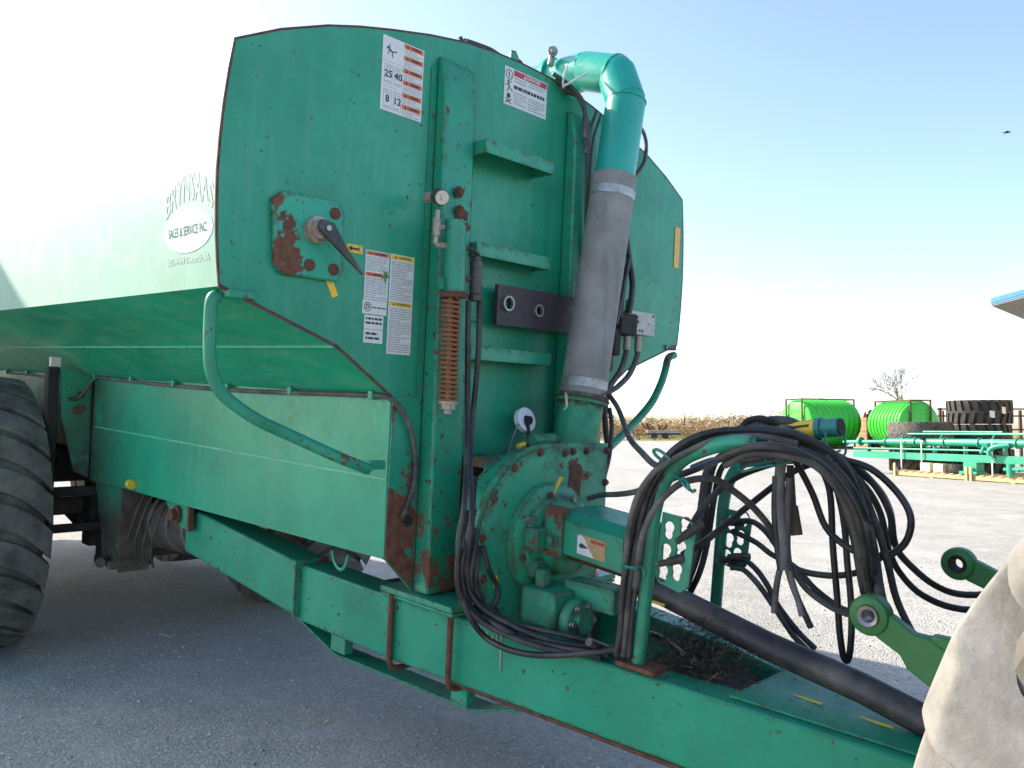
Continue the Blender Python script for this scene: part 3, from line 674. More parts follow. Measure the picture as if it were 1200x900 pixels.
hub = MB().lathe([(.255, 0), (.255, .045), (.235, .055), (.20, .056), (.19, .075), (.13, .085), (.13, .16), (.0, .16)], 40, Matrix.Translation((.392, HY, HZ)) @ Matrix.Rotation(R_(90), 4, 'Y')).build('bearing_hub', M['pump'], pump, 0, 30)
for i in range(8):
    t = 2 * math.pi * (i + .3) / 8; MB().hexbolt((.433, HY + .215 * math.cos(t), HZ + .215 * math.sin(t)), (1, 0, 0), .0145, .03).build('bolt', M['steel'] if i % 2 else M['rust'], hub)
MB().box((.44, HY - .20, HZ - .02), (.52, HY + .02, HZ + .08)).box((.44, HY - .17, HZ - .135), (.50, HY + .08, HZ - .06)).build('rusty_web', M['scab'], hub, .01)
MB().prism([(.436, y, z) for y, z in ((-.135, 1.325), (-.115, 1.33), (-.06, 1.405), (-.078, 1.41))], (.012, 0, 0)).build('yellow_handle', M['yellow'], pump, .003)
MB().box((.38, -.42, .95), (.395, -.395, 1.0), Matrix.Translation((0, 0, 0))).build('yellow_tag', M['yellow'], pump, .003)
# bits on top of the pump
MB().tube([(0.22, -0.041, 1.554), (0.22, 0.16, 1.56)], .030, 12).tube([(0.22, 0.154, 1.56), (0.22, 0.179, 1.556)], .036, 10).build('grease_cylinder', M['pump'], pump)
MB().tube([(0.22, 0.161, 1.543), (0.22, 0.213, 1.538)], .038, 8).build('cylinder_end', M['rust'], pump)
MB().box((.004, -.345, 1.435), (.235, .02, 1.475)).build('pump_shelf', M['scab'], T, .004)
MB().prism([(.236, -.345, 1.475), (.236, -.20, 1.475), (.236, -.30, 1.33), (.236, -.345, 1.30)], (-.012, 0, 0)).build('shelf_gusset', M['scab'], T, .002)
MB().box((.004, -.35, .9), (.03, .3, 1.43)).build('recess_shade', M['dirt_shade'], T)  # dark sheet that paints shade into the recess behind the pump
MB().tube([(.03, PY, PZ), (.215, PY, PZ)], .20, 20).build('pump_neck', M['dirt_shade'], pump)
MB().tube([(0.2, -0.106, 1.525), (0.2, -0.06, 1.537)], .012, 6).build('yellow_cap', M['yellow'], pump)
# shaft guard box with torn decal
gz = .0
sec = [(-.22, 1.110), (-.22, 1.245), (-.165, 1.285), (.07, 1.285), (.07, 1.110)]
sec += [(y + (.006 if y < 0 else -.006), z - (.006 if z > 1.2 else 0)) for y, z in sec[::-1]]
gb_ = MB().prism([(.56, y, z + .0036) for y, z in sec], (.345, 0, -.031)).build('shaft_guard', M['green'], T, 0, 15)
MB().box((.50, -.235, 1.09), (.60, -.19, 1.30)).hexbolt((.55, -.236, 1.16), (0, -1, 0), .022, .02).build('guard_flange', M['scab'], gb_, .004)
def gq(u, v, off): x = .675 + u * .145; return (x, -.2205 - off, 1.130 + v * .082 - (x - .60) * .09)
dq = MB().add([gq(0, 0, .001), gq(1, 0, .001), gq(1, 1, .001), gq(0, 1, .001)], [(0, 1, 2, 3)]).build('torn_decal', M['brownpaper'], gb_, 0, 0); lab(dq, 'peeling brown and white warning label on the shaft guard')
MB().add([gq(0, .02, .002), gq(.62, .02, .002), gq(.5, .28, .002), gq(.38, .5, .002), gq(.3, .8, .002), gq(.14, .98, .002), gq(0, .9, .002)], [tuple(range(7))]).build('decal_remnant', M['white'], dq, 0, 0)
MB().add([gq(.48, .74, .002), gq(.97, .74, .002), gq(.97, .90, .002), gq(.48, .90, .002)], [(0, 1, 2, 3)]).build('faded_band', M['red'], dq, 0, 0)
MB().add([gq(.06, .45, .003), gq(.16, .6, .003), gq(.3, .5, .003), gq(.42, .42, .003), (gq(.24, .36, .003)), gq(.12, .33, .003)], [tuple(range(6))]).build('pictogram', M['ink'], dq, 0, 0)
# drive shaft and its shield tube down to the tractor
MB().tube([(.50, HY, 1.11), (.93, -.02, 1.05)], .045, 16).build('drive_shaft', M['rust'], T)
ptub = MB().tube([(.80, -.04, 1.06), (.90, -.02, 1.025)], [.06, .075], 18)
MB().tube([(.84, -.03, 1.045), (.86, -.025, 1.038), (.88, -.02, 1.03), (.90, -.015, 1.022)], [.07, .08, .07, .08], 18).build('shield_cone', M['shield'], T)
MB().tube([(0.92, 0, 0.994), (1.423, 0, 0.885), (1.769, 0, 0.829), (2.009, 0, 0.772)], .052, 20).build('shaft_shield', M['shield'], T, 0, 40)
# ---- gear pump under the hub
gpz = MB().box((.47, -.335, .815), (.66, -.13, .965)).build('gear_pump', M['pump'], T, .014)
MB().lathe([(.085, 0), (.085, .05), (.05, .055), (.05, .075), (0, .075)], 26, Matrix.Translation((.68, -.24, .855)) @ Matrix.Rotation(R_(90), 4, 'Y')).build('gear_flange', M['pump'], gpz, .003)
for i in range(6):
    t = math.pi * i / 3; MB().hexbolt((.735, -.24 + .066 * math.cos(t), .855 + .066 * math.sin(t)), (1, 0, 0), .012, .014).build('bolt', M['steel'], gpz)
MB().box((.52, -.30, .965), (.57, -.26, 1.04)).box((.60, -.2, .90), (.86, -.10, 1.0)).build('pump_mount', M['pump'], gpz, .004)
for q in (-.02, .04): MB().tube([(.70, q - .1, .99), (1.02, q - .06, .96)], .006, 6).build('brass_line', M['yellow'], T)
# ---- draw frame beams
def beam_mb(sec, h0=.0):
    """sec: rows (x, y_out, y_in, ztop, zbot)"""
    mb = MB(); rows = []
    for (x, yo, yi, zt, zb) in sec: rows.append([(x, yo, zb), (x, yo, zt), (x, yi, zt), (x, yi, zb)])
    vs = [v for r in rows for v in r]; n = len(rows); fs = [(0, 1, 2, 3), tuple(4 * (n - 1) + i for i in (3, 2, 1, 0))]
    for i in range(n - 1):
        for k in range(4): fs.append((4 * i + k, 4 * i + (k + 1) % 4, 4 * i + 4 + (k + 1) % 4, 4 * i + 4 + k))
    return mb.add(vs, fs)
for s in (-1, 1):
    y2 = .30 if s < 0 else .40
    fb = beam_mb([(-.838, s * .578, s * .40, .842, .558), (-.1, s * .545, s * .375, .822, .540), (.55, s * .445, s * .30, .795, .515), (1.2, s * .345, s * .21, .766, .486), (1.6, s * .275, s * .10, .742, .462), (2.05, s * .185, s * .01, .715, .44)])
    fb.build('tongue_beam', M['beam'], T, .010)
    rb = beam_mb([(-2.12, s * .605, s * .42, .972, .695), (-.845, s * .605, s * .42, .858, .582)])
    r_ = rb.build('side_beam', M['beam'], T, .014)
    MB().box((-.852, s * .612 if s < 0 else s * .41, .575), (-.836, s * .41 if s < 0 else s * .612, .866)).build('splice_plate', M['scab'], r_, .003)
    # pivot bracket with bolt
    yb = s * .63
    br = MB().prism([(-2.30, yb, 1.03), (-1.96, yb, 1.01), (-1.96, yb, .845), (-2.09, yb, .850), (-2.30, yb, .965)], (0, s * .022, 0)).build('pivot_bracket', M['green'], T, .004)
    MB().box((-1.985, min(yb, s * .66), .845), (-1.955, max(yb, s * .66), 1.0)).build('bracket_edge', M['rust'], br)
    MB().hexbolt((-2.12, s * .655, .925), (0, s, 0), .038, .05).build('pivot_bolt', M['rust'], br)
    # saddle plates with U-bolts under the column
    sp = MB().box((-.19, min(s * .30, s * .565), .842), (.30, max(s * .30, s * .565), .868)).build('saddle_plate', M['green'], T, .004)
    MB().box((-.19, min(s * .30, s * .560), .826), (.30, max(s * .30, s * .560), .8395)).build('shim_plate', M['beam'], sp, .003)
    for xx in (-.105, .255):
        yo = s * (.562 - .14 * max(0, xx)); yi = s * .29
        MB().tube([(xx, yo, .84), (xx, yo, .56), (xx, yo - s * .012, .515), (xx, yo - s * .05, .50), (xx, yi + s * .05, .50), (xx, yi, .53), (xx, yi, .92)], .0135, 8, True, 0).build('u_bolt', M['rust'], sp)
    MB().tube([(.245, s * .44, .868), (.245, s * .44, .955)], .0175, 12).tube([(.245, s * .44, .868), (.245, s * .44, .886)], .03, 6).build('stud', M['rod'], sp)
    # skid rail under the beam
    MB().box((-.62, s * .50 - .025, .455), (-.50, s * .50 + .025, .56)).build('skid_post', M['green'], T, .003); MB().box((.20, s * .43 - .025, .43), (.30, s * .43 + .025, .535)).build('skid_post', M['green'], T, .003)
    MB().prism([(-1.02, s * .53, .565), (-.62, s * .51, .425), (.30, s * .42, .400), (.56, s * .385, .470), (.56, s * .385, .482), (.31, s * .42, .412), (-.61, s * .51, .437), (-1.02, s * .53, .577)], (0, -s * .12, 0)).build('skid_rail', M['green'], T, .002)
    MB().tube([(.2, s * .487, .5225), (1.2, s * .347, .4835), (2.0, s * .195, .440)], .008, 6).build('rusty_edge', M['rust'], T)
# cross tie, nose deck and chalk marks
MB().box((-.55, -.39, .60), (-.40, .39, .78)).box((.30, -.28, .56), (.42, .28, .74)).build('cross_tie', M['dirt_shade'], T, .004)
dk = MB().prism([(1.42, -.265, .755), (1.96, -.165, .722), (2.06, -.15, .716), (2.06, .06, .716), (1.94, .08, .724), (1.42, .30, .755)], (0, 0, .010)).build('nose_deck', M['beam'], T, .003)
for q in ((1.55, -.06), (1.78, -.04)): MB().box((q[0], q[1], .772 - (q[0] - 1.15) * .058 + .004), (q[0] + .11, q[1] + .012, .776 - (q[0] - 1.15) * .058 + .004)).build('yellow_mark', M['yellow'], dk, 0, 0)
MB().box((2.02, -.17, .46), (2.30, .10, .70)).build('hitch_block', M['dark'], T, .01)
MB().tube([(2.10, -.05, .70), (2.10, -.05, .80)], .03, 10).build('hitch_pin', M['galv'], T)
for (u0, v0, u1, v1) in ((.36, .775, .375, .735), (.375, .735, .39, .772), (.405, .78, .42, .735), (.43, .78, .43, .64), (.41, .735, .45, .735)):
    x0, x1 = u0 + .06, u1 + .06
    yy = lambda x: -.545 + (x + .1) * (.1 / .65) - .0025
    MB().tube([(x0, yy(x0), v0), (x1 + .002, yy(x1), v1)], .0035, 5).build('chalk_mark', plain('chalk', (.42, .40, .30), .9) if 'chalk' not in bpy.data.materials else bpy.data.materials['chalk'], T)
# safety chain loop under the skirt
MB().tube([(-0.507, -0.62, 0.976), (-0.482, -0.62, 0.927), (-0.436, -0.62, 0.899), (-0.396, -0.62, 0.919), (-0.373, -0.62, 0.979)], .008, 6, True, 4).build('wire_hook', plain('green_wire', (.05, .30, .17), .4), T)
# ---- bent tube guards
for s in (-1, 1):
    gp_ = [(-0.05, -1.473, 2.08), (-0.05, -1.498, 2.068), (-0.05, -1.504, 1.999), (-0.05, -1.497, 1.85), (-0.05, -1.476, 1.772), (-0.05, -1.426, 1.708), (-0.03, -1.313, 1.631), (-0.03, -1.163, 1.568), (0.03, -0.982, 1.485), (0.03, -0.823, 1.428)] if s < 0 else [(-0.05, 1.548, 2.053), (-0.05, 1.483, 2.027), (-0.05, 1.452, 1.94), (-0.05, 1.403, 1.848), (-0.05, 1.311, 1.736), (-0.05, 1.128, 1.605), (0, 0.863, 1.492), (0, 0.751, 1.432)]
    gd = MB().tube(gp_, .0235, 14, True, 5).build('tube_guard', M['rail'], T)
    MB().box((-.0, min(s * .74, s * .82), 1.425), (.036, max(s * .74, s * .82), 1.462)).build('guard_foot', M['rail'], gd, .004)
    MB().box((-.06, min(s * 1.36, s * 1.47), 2.075), (.016, max(s * 1.36, s * 1.47), 2.105)).build('guard_bracket', M['rail'], gd, .004)
# ---- brake line along the skirt with clips
hose([(-5.579, -0.715, 1.718), (-4.959, -0.715, 1.716), (-4.406, -0.715, 1.701)], .011, 'hosedusty', 'brake_line')
hose([(-3.47, -0.879, 1.573), (-3.47, -0.817, 1.574), (-3.46, -0.767, 1.643), (-3.422, -0.72, 1.726), (-3.21, -0.72, 1.728), (-2.757, -0.72, 1.72), (-2.104, -0.72, 1.712), (-1.422, -0.72, 1.711), (-0.787, -0.72, 1.72), (-0.149, -0.72, 1.733), (0.005, -0.72, 1.728), (0.03, -0.668, 1.679), (0.03, -0.616, 1.606), (0.03, -0.581, 1.493), (0.03, -0.574, 1.381), (0.03, -0.597, 1.289), (0.03, -0.634, 1.21)], .0115, 'hosedusty', 'brake_line')
clip = None
for q in ((-3.424, -0.72, 1.738), (-2.76, -0.72, 1.737), (-2.106, -0.72, 1.728), (-1.424, -0.72, 1.729), (-0.773, -0.72, 1.734), (-0.106, -0.72, 1.738), (-4.992, -0.72, 1.737), (-5.588, -0.72, 1.732)):
    q = Vector(q)
    if clip is None:
        c0 = q.copy(); clip = MB().box((q.x - .016, -.737, q.z - .022), (q.x + .016, -.7005, q.z + .016)).build('hose_clip', M['green'], T, .003)
    else: same(clip, T, q - c0)
# grommet in neck plate
MB().tube([(.009, -.585, 1.19), (.013, -.585, 1.19)], .026, 16).build('grommet', M['dark'], T)
M['mudvalley_shade'] = plain('dried_mud_shaded_base', (.15, .135, .11), .9, 0, .3, 6, ((.07, .062, .05), .8), 1.0)  # dried mud, made darker to paint shade in the valleys between lugs
M['doctube'] = paint('dark_teal_paint', base=(.006, .15, .145), rust=0, speck=.3, rough=.4, dust=.05)
M['coupler'] = plain('grimy_coupler', (.10, .085, .075), .5, .5, .35, 40)
# ---- hose carriers (two bent posts) and what they carry
for s, y in ((-1, -.34), (1, .45)):
    pth = [(1.086, -0.34, 0.799), (1.111, -0.34, 1.175), (1.118, -0.34, 1.308), (1.141, -0.34, 1.43), (1.181, -0.34, 1.509), (1.242, -0.34, 1.573), (1.336, -0.34, 1.618), (1.417, -0.34, 1.641), (1.502, -0.34, 1.649)] if s < 0 else [(0.944, 0.45, 0.813), (0.954, 0.45, 1.129), (0.961, 0.45, 1.322), (0.985, 0.45, 1.428), (1.032, 0.45, 1.502), (1.1, 0.45, 1.542), (1.163, 0.45, 1.559)]
    po = MB().tube(pth, [.0235, .0235, .0235, .0235, .0245, .026, .027, .028, .028] if 0 else .0265, 16, True, 5).build('hose_post', M['green'], T)
    b0 = Vector(pth[0]); MB().box(b0 + Vector((-.07, -.05, -.012)), b0 + Vector((.10, .05, .006))).build('post_foot', M['rust'], po, .003)
# coupler racks: plates with real keyholes
def keyplate(o, X, w, h, name):
    holes = []
    def key(cx, cy, r, up):
        c2 = up * r * 1.25; pts = []
        for i in range(11):
            t = math.pi * (-.18 + 1.36 * i / 10); pts.append((cx * w + r * math.cos(t), cy * h + r * math.sin(t) + (c2 if c2 > 0 else 0)))
        for i in range(11):
            t = math.pi * (.82 + 1.36 * i / 10); pts.append((cx * w + r * .82 * math.cos(t), cy * h + r * .82 * math.sin(t) - (0 if c2 > 0 else -c2)))
        return pts
    for cx, cy, u in ((.25, .72, 1), (.70, .84, 1), (.24, .40, 1), (.66, .50, 1), (.22, .10, 1), (.62, .18, 1)): holes.append(key(cx, cy - .01, .0215, u))
    f = frame(o, X, (0, 0, 1)); return plate2d([(0, .02), (.02, 0), (w - .03, -.01), (w, .02), (w, h - .03), (w - .03, h), (0, h)], holes, .008, f, name, M['green'], T, .001)
kp = keyplate((1.134, -0.33, 1.113), (1, 0, -.09), .142, .258, 'coupler_rack')
kp2 = keyplate((0.958, 0.45, 1.053), (1, 0, -.09), .125, .25, 'coupler_rack')
def coupler(p, d, L=.09, r=.016, par=None):
    p = Vector(p); d = Vector(d).normalized()
    c = MB().tube([p, p + d * L * .35], r * .75, 12).tube([p + d * L * .3, p + d * L * .62], r, 14).tube([p + d * L * .62, p + d * L * .75], r * 1.15, 14).tube([p + d * L * .75, p + d * L], r * 1.05, 12)
    return c.build('quick_coupler', M['coupler'], par or T, .001)
for q, d in (((1.195, -0.4, 1.195), (.55, .8, .22)), ((1.258, -0.39, 1.283), (.35, .8, .55))): coupler(q, d, .12, .016)
for q in ((0.98, 0.38, 1.081), (1.033, 0.38, 1.105), (0.996, 0.38, 1.249)): coupler(q, (.6, .8, .0), .10, .016)
# long handled tube with yellow label on top
hb = MB().tube([(1.316, 0, 1.652), (1.585, 0, 1.703)], .036, 20).tube([(1.582, 0, 1.702), (1.655, 0, 1.712)], .034, 20).build('document_tube', M['doctube'], T, .004)
MB().tube([(1.573, 0, 1.7), (1.592, 0, 1.703)], .041, 20).build('tube_collar', M['doctube'], hb)
MB().tube([(1.655, 0, 1.712), (1.661, 0, 1.713)], .031, 20).build('tube_end', M['dark'], hb)
def arc_patch(a, b, r, d, ha, t0, t1):
    a, b = Vector(a), Vector(b); ax = (b - a).normalized(); d = Vector(d); u = (d - ax * d.dot(ax)).normalized(); w = ax.cross(u); mb = MB()
    vs = [a + (b - a) * t + (u * math.cos(q) + w * math.sin(q)) * r for t in (t0, t1) for q in [ha * (i / 4 - 1) for i in range(9)]]
    return mb.add(vs, [(i, i + 1, i + 10, i + 9) for i in range(8)])
arc_patch((1.316, 0, 1.652), (1.585, 0, 1.703), .0368, (.75, -.75, .25), 1.0, .30, .95).build('yellow_label', M['yellow'], hb, 0, 30)
arc_patch((1.316, 0, 1.652), (1.585, 0, 1.703), .0372, (.75, -.75, .45), .14, .62, .90).build('label_print', M['ink'], hb, 0, 30)
# wire cradle rods under the hoses
wr = [[(1.428, -0.1, 1.618), (1.433, -0.1, 1.572), (1.457, -0.1, 1.559), (1.505, -0.1, 1.573), (1.542, -0.1, 1.595)], [(1.222, 0.12, 1.521), (1.258, 0.12, 1.535), (1.347, 0.12, 1.557), (1.433, 0.12, 1.582), (1.515, 0.12, 1.602)], [(1.623, -0.05, 1.696), (1.632, -0.05, 1.623), (1.642, -0.05, 1.6), (1.66, -0.05, 1.607)], [(1.591, 0.2, 1.677), (1.597, 0.2, 1.614), (1.579, 0.2, 1.599), (1.547, 0.2, 1.59)], [(1.394, 0.2, 1.596), (1.413, 0.2, 1.564), (1.497, 0.2, 1.585), (1.578, 0.2, 1.619)], [(1.431, -0.3, 1.634), (1.427, -0.3, 1.581), (1.442, -0.3, 1.547), (1.48, -0.3, 1.557), (1.556, -0.3, 1.579)]]
for w in wr: MB().tube(w, .0045, 6, True, 4).build('wire_cradle', M['tie'], T)
# vertical run of hoses at the near post
hs = []
V = [
 (.0125, 'hose', [(1.027, -0.4, 0.837), (1.042, -0.4, 0.919), (1.05, -0.41, 1.047), (1.065, -0.41, 1.191), (1.084, -0.41, 1.318), (1.119, -0.41, 1.431), (1.169, -0.4, 1.528), (1.23, -0.38, 1.61), (1.3, -0.34, 1.66), (1.381, -0.28, 1.683), (1.485, -0.2, 1.69), (1.572, -0.12, 1.672), (1.681, -0.05, 1.597), (1.741, 0, 1.455), (1.783, 0, 1.286), (1.788, 0.05, 1.134), (1.816, 0.1, 1.009), (1.902, 0.1, 0.943), (2.019, 0.1, 0.887)]),
 (.0125, 'hosedusty', [(1.044, -0.38, 0.828), (1.057, -0.39, 0.936), (1.064, -0.39, 1.079), (1.086, -0.39, 1.239), (1.105, -0.39, 1.366), (1.13, -0.38, 1.462), (1.184, -0.37, 1.553), (1.249, -0.34, 1.626), (1.332, -0.28, 1.668), (1.42, -0.2, 1.689), (1.531, -0.1, 1.684), (1.629, 0, 1.621), (1.697, 0.05, 1.536), (1.757, 0.08, 1.392), (1.8, 0.1, 1.248), (1.816, 0.15, 1.125), (1.849, 0.2, 1.02), (1.906, 0.2, 0.944), (2.004, 0.2, 0.869)]),
 (.0125, 'hose', [(1.064, -0.37, 0.825), (1.065, -0.37, 0.95), (1.077, -0.37, 1.079), (1.092, -0.37, 1.207), (1.111, -0.37, 1.335), (1.139, -0.36, 1.446), (1.19, -0.34, 1.544), (1.26, -0.3, 1.614), (1.344, -0.24, 1.656), (1.444, -0.15, 1.675), (1.541, -0.05, 1.657), (1.647, 0, 1.563), (1.705, 0.02, 1.419), (1.73, 0.05, 1.271), (1.771, 0.03, 1.163), (1.797, 0.05, 1.072), (1.884, 0.05, 0.991), (2.018, 0.05, 0.934)]),
 (.0125, 'hosedusty', [(1.108, -0.41, 1.091), (1.121, -0.42, 1.187), (1.137, -0.42, 1.297), (1.189, -0.42, 1.404), (1.257, -0.41, 1.478), (1.305, -0.38, 1.506), (1.345, -0.3, 1.507), (1.372, -0.2, 1.459), (1.399, -0.1, 1.395), (1.419, 0, 1.311), (1.443, 0.05, 1.221), (1.466, 0.1, 1.091), (1.516, 0.15, 0.95)]),
 (.012, 'hosedusty', [(0.469, 0.1, 1.305), (0.58, 0.05, 1.337), (0.748, -0.05, 1.367), (0.94, -0.2, 1.41), (1.079, -0.3, 1.458), (1.147, -0.34, 1.518), (1.216, -0.34, 1.583), (1.311, -0.3, 1.639)]),
 (.0125, 'hosedusty', [(0.28, 0.45, 1.795), (0.466, 0.3, 1.716), (0.678, 0.1, 1.603), (0.89, -0.1, 1.558), (1.093, -0.3, 1.533), (1.17, -0.32, 1.532)]),
 (.0115, 'hosedusty', [(1.072, -0.43, 1.179), (1.083, -0.43, 1.32), (1.114, -0.43, 1.432), (1.165, -0.42, 1.514), (1.197, -0.4, 1.547), (1.259, -0.38, 1.591), (1.368, -0.34, 1.65), (1.479, -0.25, 1.669), (1.595, -0.2, 1.652)]),
 (.013, 'hose', [(0.999, -0.36, 0.812), (1.046, -0.36, 0.881), (1.053, -0.35, 1.039), (1.066, -0.34, 1.23), (1.105, -0.35, 1.395), (1.172, -0.36, 1.509)]),
 # arches between the posts
 (.0125, 'hose', [(1.19, -0.2, 1.3), (1.207, -0.15, 1.372), (1.24, -0.1, 1.438), (1.274, 0, 1.498), (1.358, 0.1, 1.549), (1.436, 0.15, 1.568), (1.489, 0.2, 1.555), (1.543, 0.2, 1.464), (1.565, 0.2, 1.258), (1.59, 0.2, 1.07), (1.605, 0.2, 0.946), (1.622, 0.2, 0.862), (1.638, 0.2, 0.847), (1.646, 0.2, 0.881), (1.648, 0.2, 0.973), (1.64, 0.2, 1.081), (1.622, 0.2, 1.204), (1.598, 0.2, 1.375), (1.543, 0.2, 1.535), (1.486, 0.15, 1.589)]),
 (.0125, 'hose', [(1.228, -0.3, 1.223), (1.254, -0.2, 1.263), (1.281, -0.1, 1.321), (1.322, 0, 1.393), (1.379, 0.1, 1.476), (1.438, 0.15, 1.536), (1.515, 0.2, 1.558), (1.597, 0.25, 1.451), (1.641, 0.3, 1.26), (1.752, 0.1, 1.134), (1.792, 0.1, 1.024), (1.885, 0.1, 0.959), (2.031, 0.1, 0.899)]),
 (.013, 'hose', [(1.024, 0.42, 1.25), (1.124, 0.4, 1.27), (1.217, 0.35, 1.248), (1.301, 0.3, 1.196), (1.37, 0.3, 1.129), (1.492, 0.3, 1.122), (1.607, 0.3, 1.15), (1.681, 0.3, 1.203), (1.727, 0.3, 1.274), (1.738, 0.3, 1.374), (1.697, 0.3, 1.467), (1.641, 0.25, 1.534), (1.547, 0.2, 1.574), (1.475, 0.1, 1.586), (1.405, 0, 1.601), (1.336, -0.1, 1.617)]),
 (.0125, 'hose', [(1.026, 0.42, 1.212), (1.148, 0.4, 1.185), (1.237, 0.38, 1.148), (1.333, 0.38, 1.119), (1.426, 0.38, 1.044), (1.524, 0.4, 0.986), (1.582, 0.4, 0.985)]),
 (.0125, 'hose', [(1.032, 0.42, 1.089), (1.089, 0.42, 1.096), (1.161, 0.4, 1.067), (1.215, 0.4, 1.009), (1.265, 0.4, 0.936), (1.354, 0.4, 0.851), (1.437, 0.38, 0.806)]),
 (.0125, 'hosedusty', [(1.037, 0.4, 1.055), (1.089, 0.41, 1.056), (1.174, 0.38, 1.018), (1.248, 0.38, 0.943), (1.346, 0.38, 0.835), (1.429, 0.36, 0.79)]),
 # big loops falling to the tractor
 (.0125, 'hose', [(1.454, 0, 1.637), (1.483, 0.05, 1.56), (1.521, 0.1, 1.457), (1.578, 0.1, 1.339), (1.659, 0.1, 1.281), (1.738, 0.1, 1.264), (1.805, 0.12, 1.279), (1.854, 0.12, 1.338), (1.861, 0.12, 1.421), (1.81, 0.12, 1.5), (1.727, 0.1, 1.57), (1.64, 0.05, 1.597), (1.552, 0, 1.614), (1.461, -0.05, 1.638)]),
 # three hoses hanging inside the far post
 (.016, 'hose', [(1.042, 0.3, 1.563), (0.988, 0.3, 1.502), (0.965, 0.3, 1.37), (0.952, 0.3, 1.219), (0.925, 0.3, 1.084), (0.907, 0.25, 0.956)]),
 (.016, 'hosedusty', [(1.055, 0.25, 1.547), (0.989, 0.25, 1.486), (0.968, 0.25, 1.336), (0.954, 0.25, 1.187), (0.954, 0.2, 1.064), (0.914, 0.2, 0.946)]),
 (.014, 'hose', [(1.048, 0.35, 1.544), (0.993, 0.35, 1.475), (0.967, 0.35, 1.33), (0.947, 0.35, 1.157), (0.945, 0.3, 1.032), (0.891, 0.3, 0.908)]),
 (.014, 'hosedusty', [(1.131, -0.1, 1.52), (1.138, 0, 1.541), (1.148, 0.1, 1.552), (1.146, 0.2, 1.567)]),
 (.0120, 'hose', [(1.323, -0.2, 1.608), (1.43, -0.15, 1.622), (1.534, -0.1, 1.621), (1.597, -0.05, 1.583), (1.644, 0, 1.502), (1.69, 0, 1.412), (1.705, 0.05, 1.297), (1.731, 0.05, 1.182), (1.743, 0.1, 1.081), (1.825, 0.1, 0.982), (2.01, 0.1, 0.904)]),
 (.0120, 'hose', [(1.296, -0.1, 1.584), (1.422, -0.1, 1.605), (1.541, -0.08, 1.618), (1.622, -0.05, 1.589), (1.68, 0, 1.506), (1.731, 0, 1.418), (1.743, 0.05, 1.303), (1.76, 0.05, 1.188), (1.769, 0.1, 1.093), (1.853, 0.1, 1), (2.018, 0.1, 0.909)]),
 (.0120, 'hosedusty', [(1.267, 0, 1.56), (1.406, 0, 1.586), (1.536, 0, 1.607), (1.604, 0.05, 1.584), (1.67, 0.1, 1.5), (1.725, 0.1, 1.41), (1.744, 0.12, 1.296), (1.758, 0.12, 1.178), (1.772, 0.15, 1.08), (1.865, 0.15, 0.982), (1.998, 0.2, 0.879)]),
 (.0125, 'hose', [(1.179, 0.2, 1.525), (1.343, 0.2, 1.561), (1.481, 0.2, 1.584), (1.58, 0.2, 1.564), (1.667, 0.22, 1.493), (1.715, 0.25, 1.397), (1.734, 0.28, 1.278), (1.763, 0.33, 1.182), (1.828, 0.4, 1.097), (1.935, 0.5, 1.054), (2.076, 0.7, 1.06)]),
 (.0125, 'hose', [(1.317, 0, 1.626), (1.446, 0.05, 1.639), (1.555, 0.1, 1.622), (1.647, 0.15, 1.573), (1.711, 0.2, 1.5), (1.759, 0.22, 1.405), (1.771, 0.25, 1.293), (1.802, 0.3, 1.225), (1.867, 0.4, 1.143), (1.944, 0.5, 1.11), (2.073, 0.7, 1.12)]),
 (.013, 'hose', [(1.457, -0.2, 1.61), (1.535, -0.2, 1.626), (1.603, -0.15, 1.625), (1.673, -0.1, 1.584), (1.729, -0.05, 1.5), (1.767, 0, 1.385)]),
 (.0135, 'hose', [(1.412, -0.4, 1.588), (1.485, -0.42, 1.621), (1.554, -0.42, 1.643), (1.623, -0.4, 1.646), (1.677, -0.33, 1.624), (1.728, -0.25, 1.572), (1.783, -0.18, 1.461), (1.793, -0.1, 1.327), (1.779, -0, 1.169), (1.797, 0.05, 1.063)]),
 (.0135, 'hosedusty', [(1.427, -0.38, 1.569), (1.511, -0.41, 1.609), (1.574, -0.4, 1.622), (1.642, -0.36, 1.619), (1.701, -0.3, 1.593), (1.744, -0.2, 1.508), (1.76, -0.1, 1.379), (1.757, 0, 1.229), (1.779, 0.05, 1.088)]),
 (.013, 'hose', [(1.076, -0.3, 1.435), (1.145, -0.25, 1.489), (1.173, -0.15, 1.52), (1.176, 0, 1.548)]),
]
for r, m, p in V: hose(p, r, m)
# fat sheathed hose over the top, taped hose pair and hand lever
hose([(1.307, -0.1, 1.652), (1.357, -0.05, 1.703), (1.443, -0.02, 1.721), (1.506, 0, 1.704), (1.576, 0, 1.638), (1.647, 0, 1.557), (1.711, 0, 1.48), (1.761, 0, 1.384), (1.774, 0.05, 1.264), (1.814, 0, 1.162), (1.848, 0, 1.075), (1.932, 0, 0.999), (2.045, 0, 0.938)], .019, 'hosedusty')
MB().tube([(1.505, -0.005, 1.707), (1.528, -0.005, 1.686)], .0245, 12).tube([(1.532, -0.005, 1.682), (1.542, -0.005, 1.672)], .0245, 12).build('crimp_sleeve', M['steel'], T)
hose([(1.31, -0.15, 1.659), (1.34, -0.1, 1.686), (1.39, -0.06, 1.693), (1.439, -0.03, 1.68)], .018, 'hosedusty')
hose([(1.337, -0.12, 1.677), (1.349, -0.1, 1.712), (1.389, -0.08, 1.727), (1.424, -0.05, 1.717)], .012, 'dark', 'rubber_scrap')
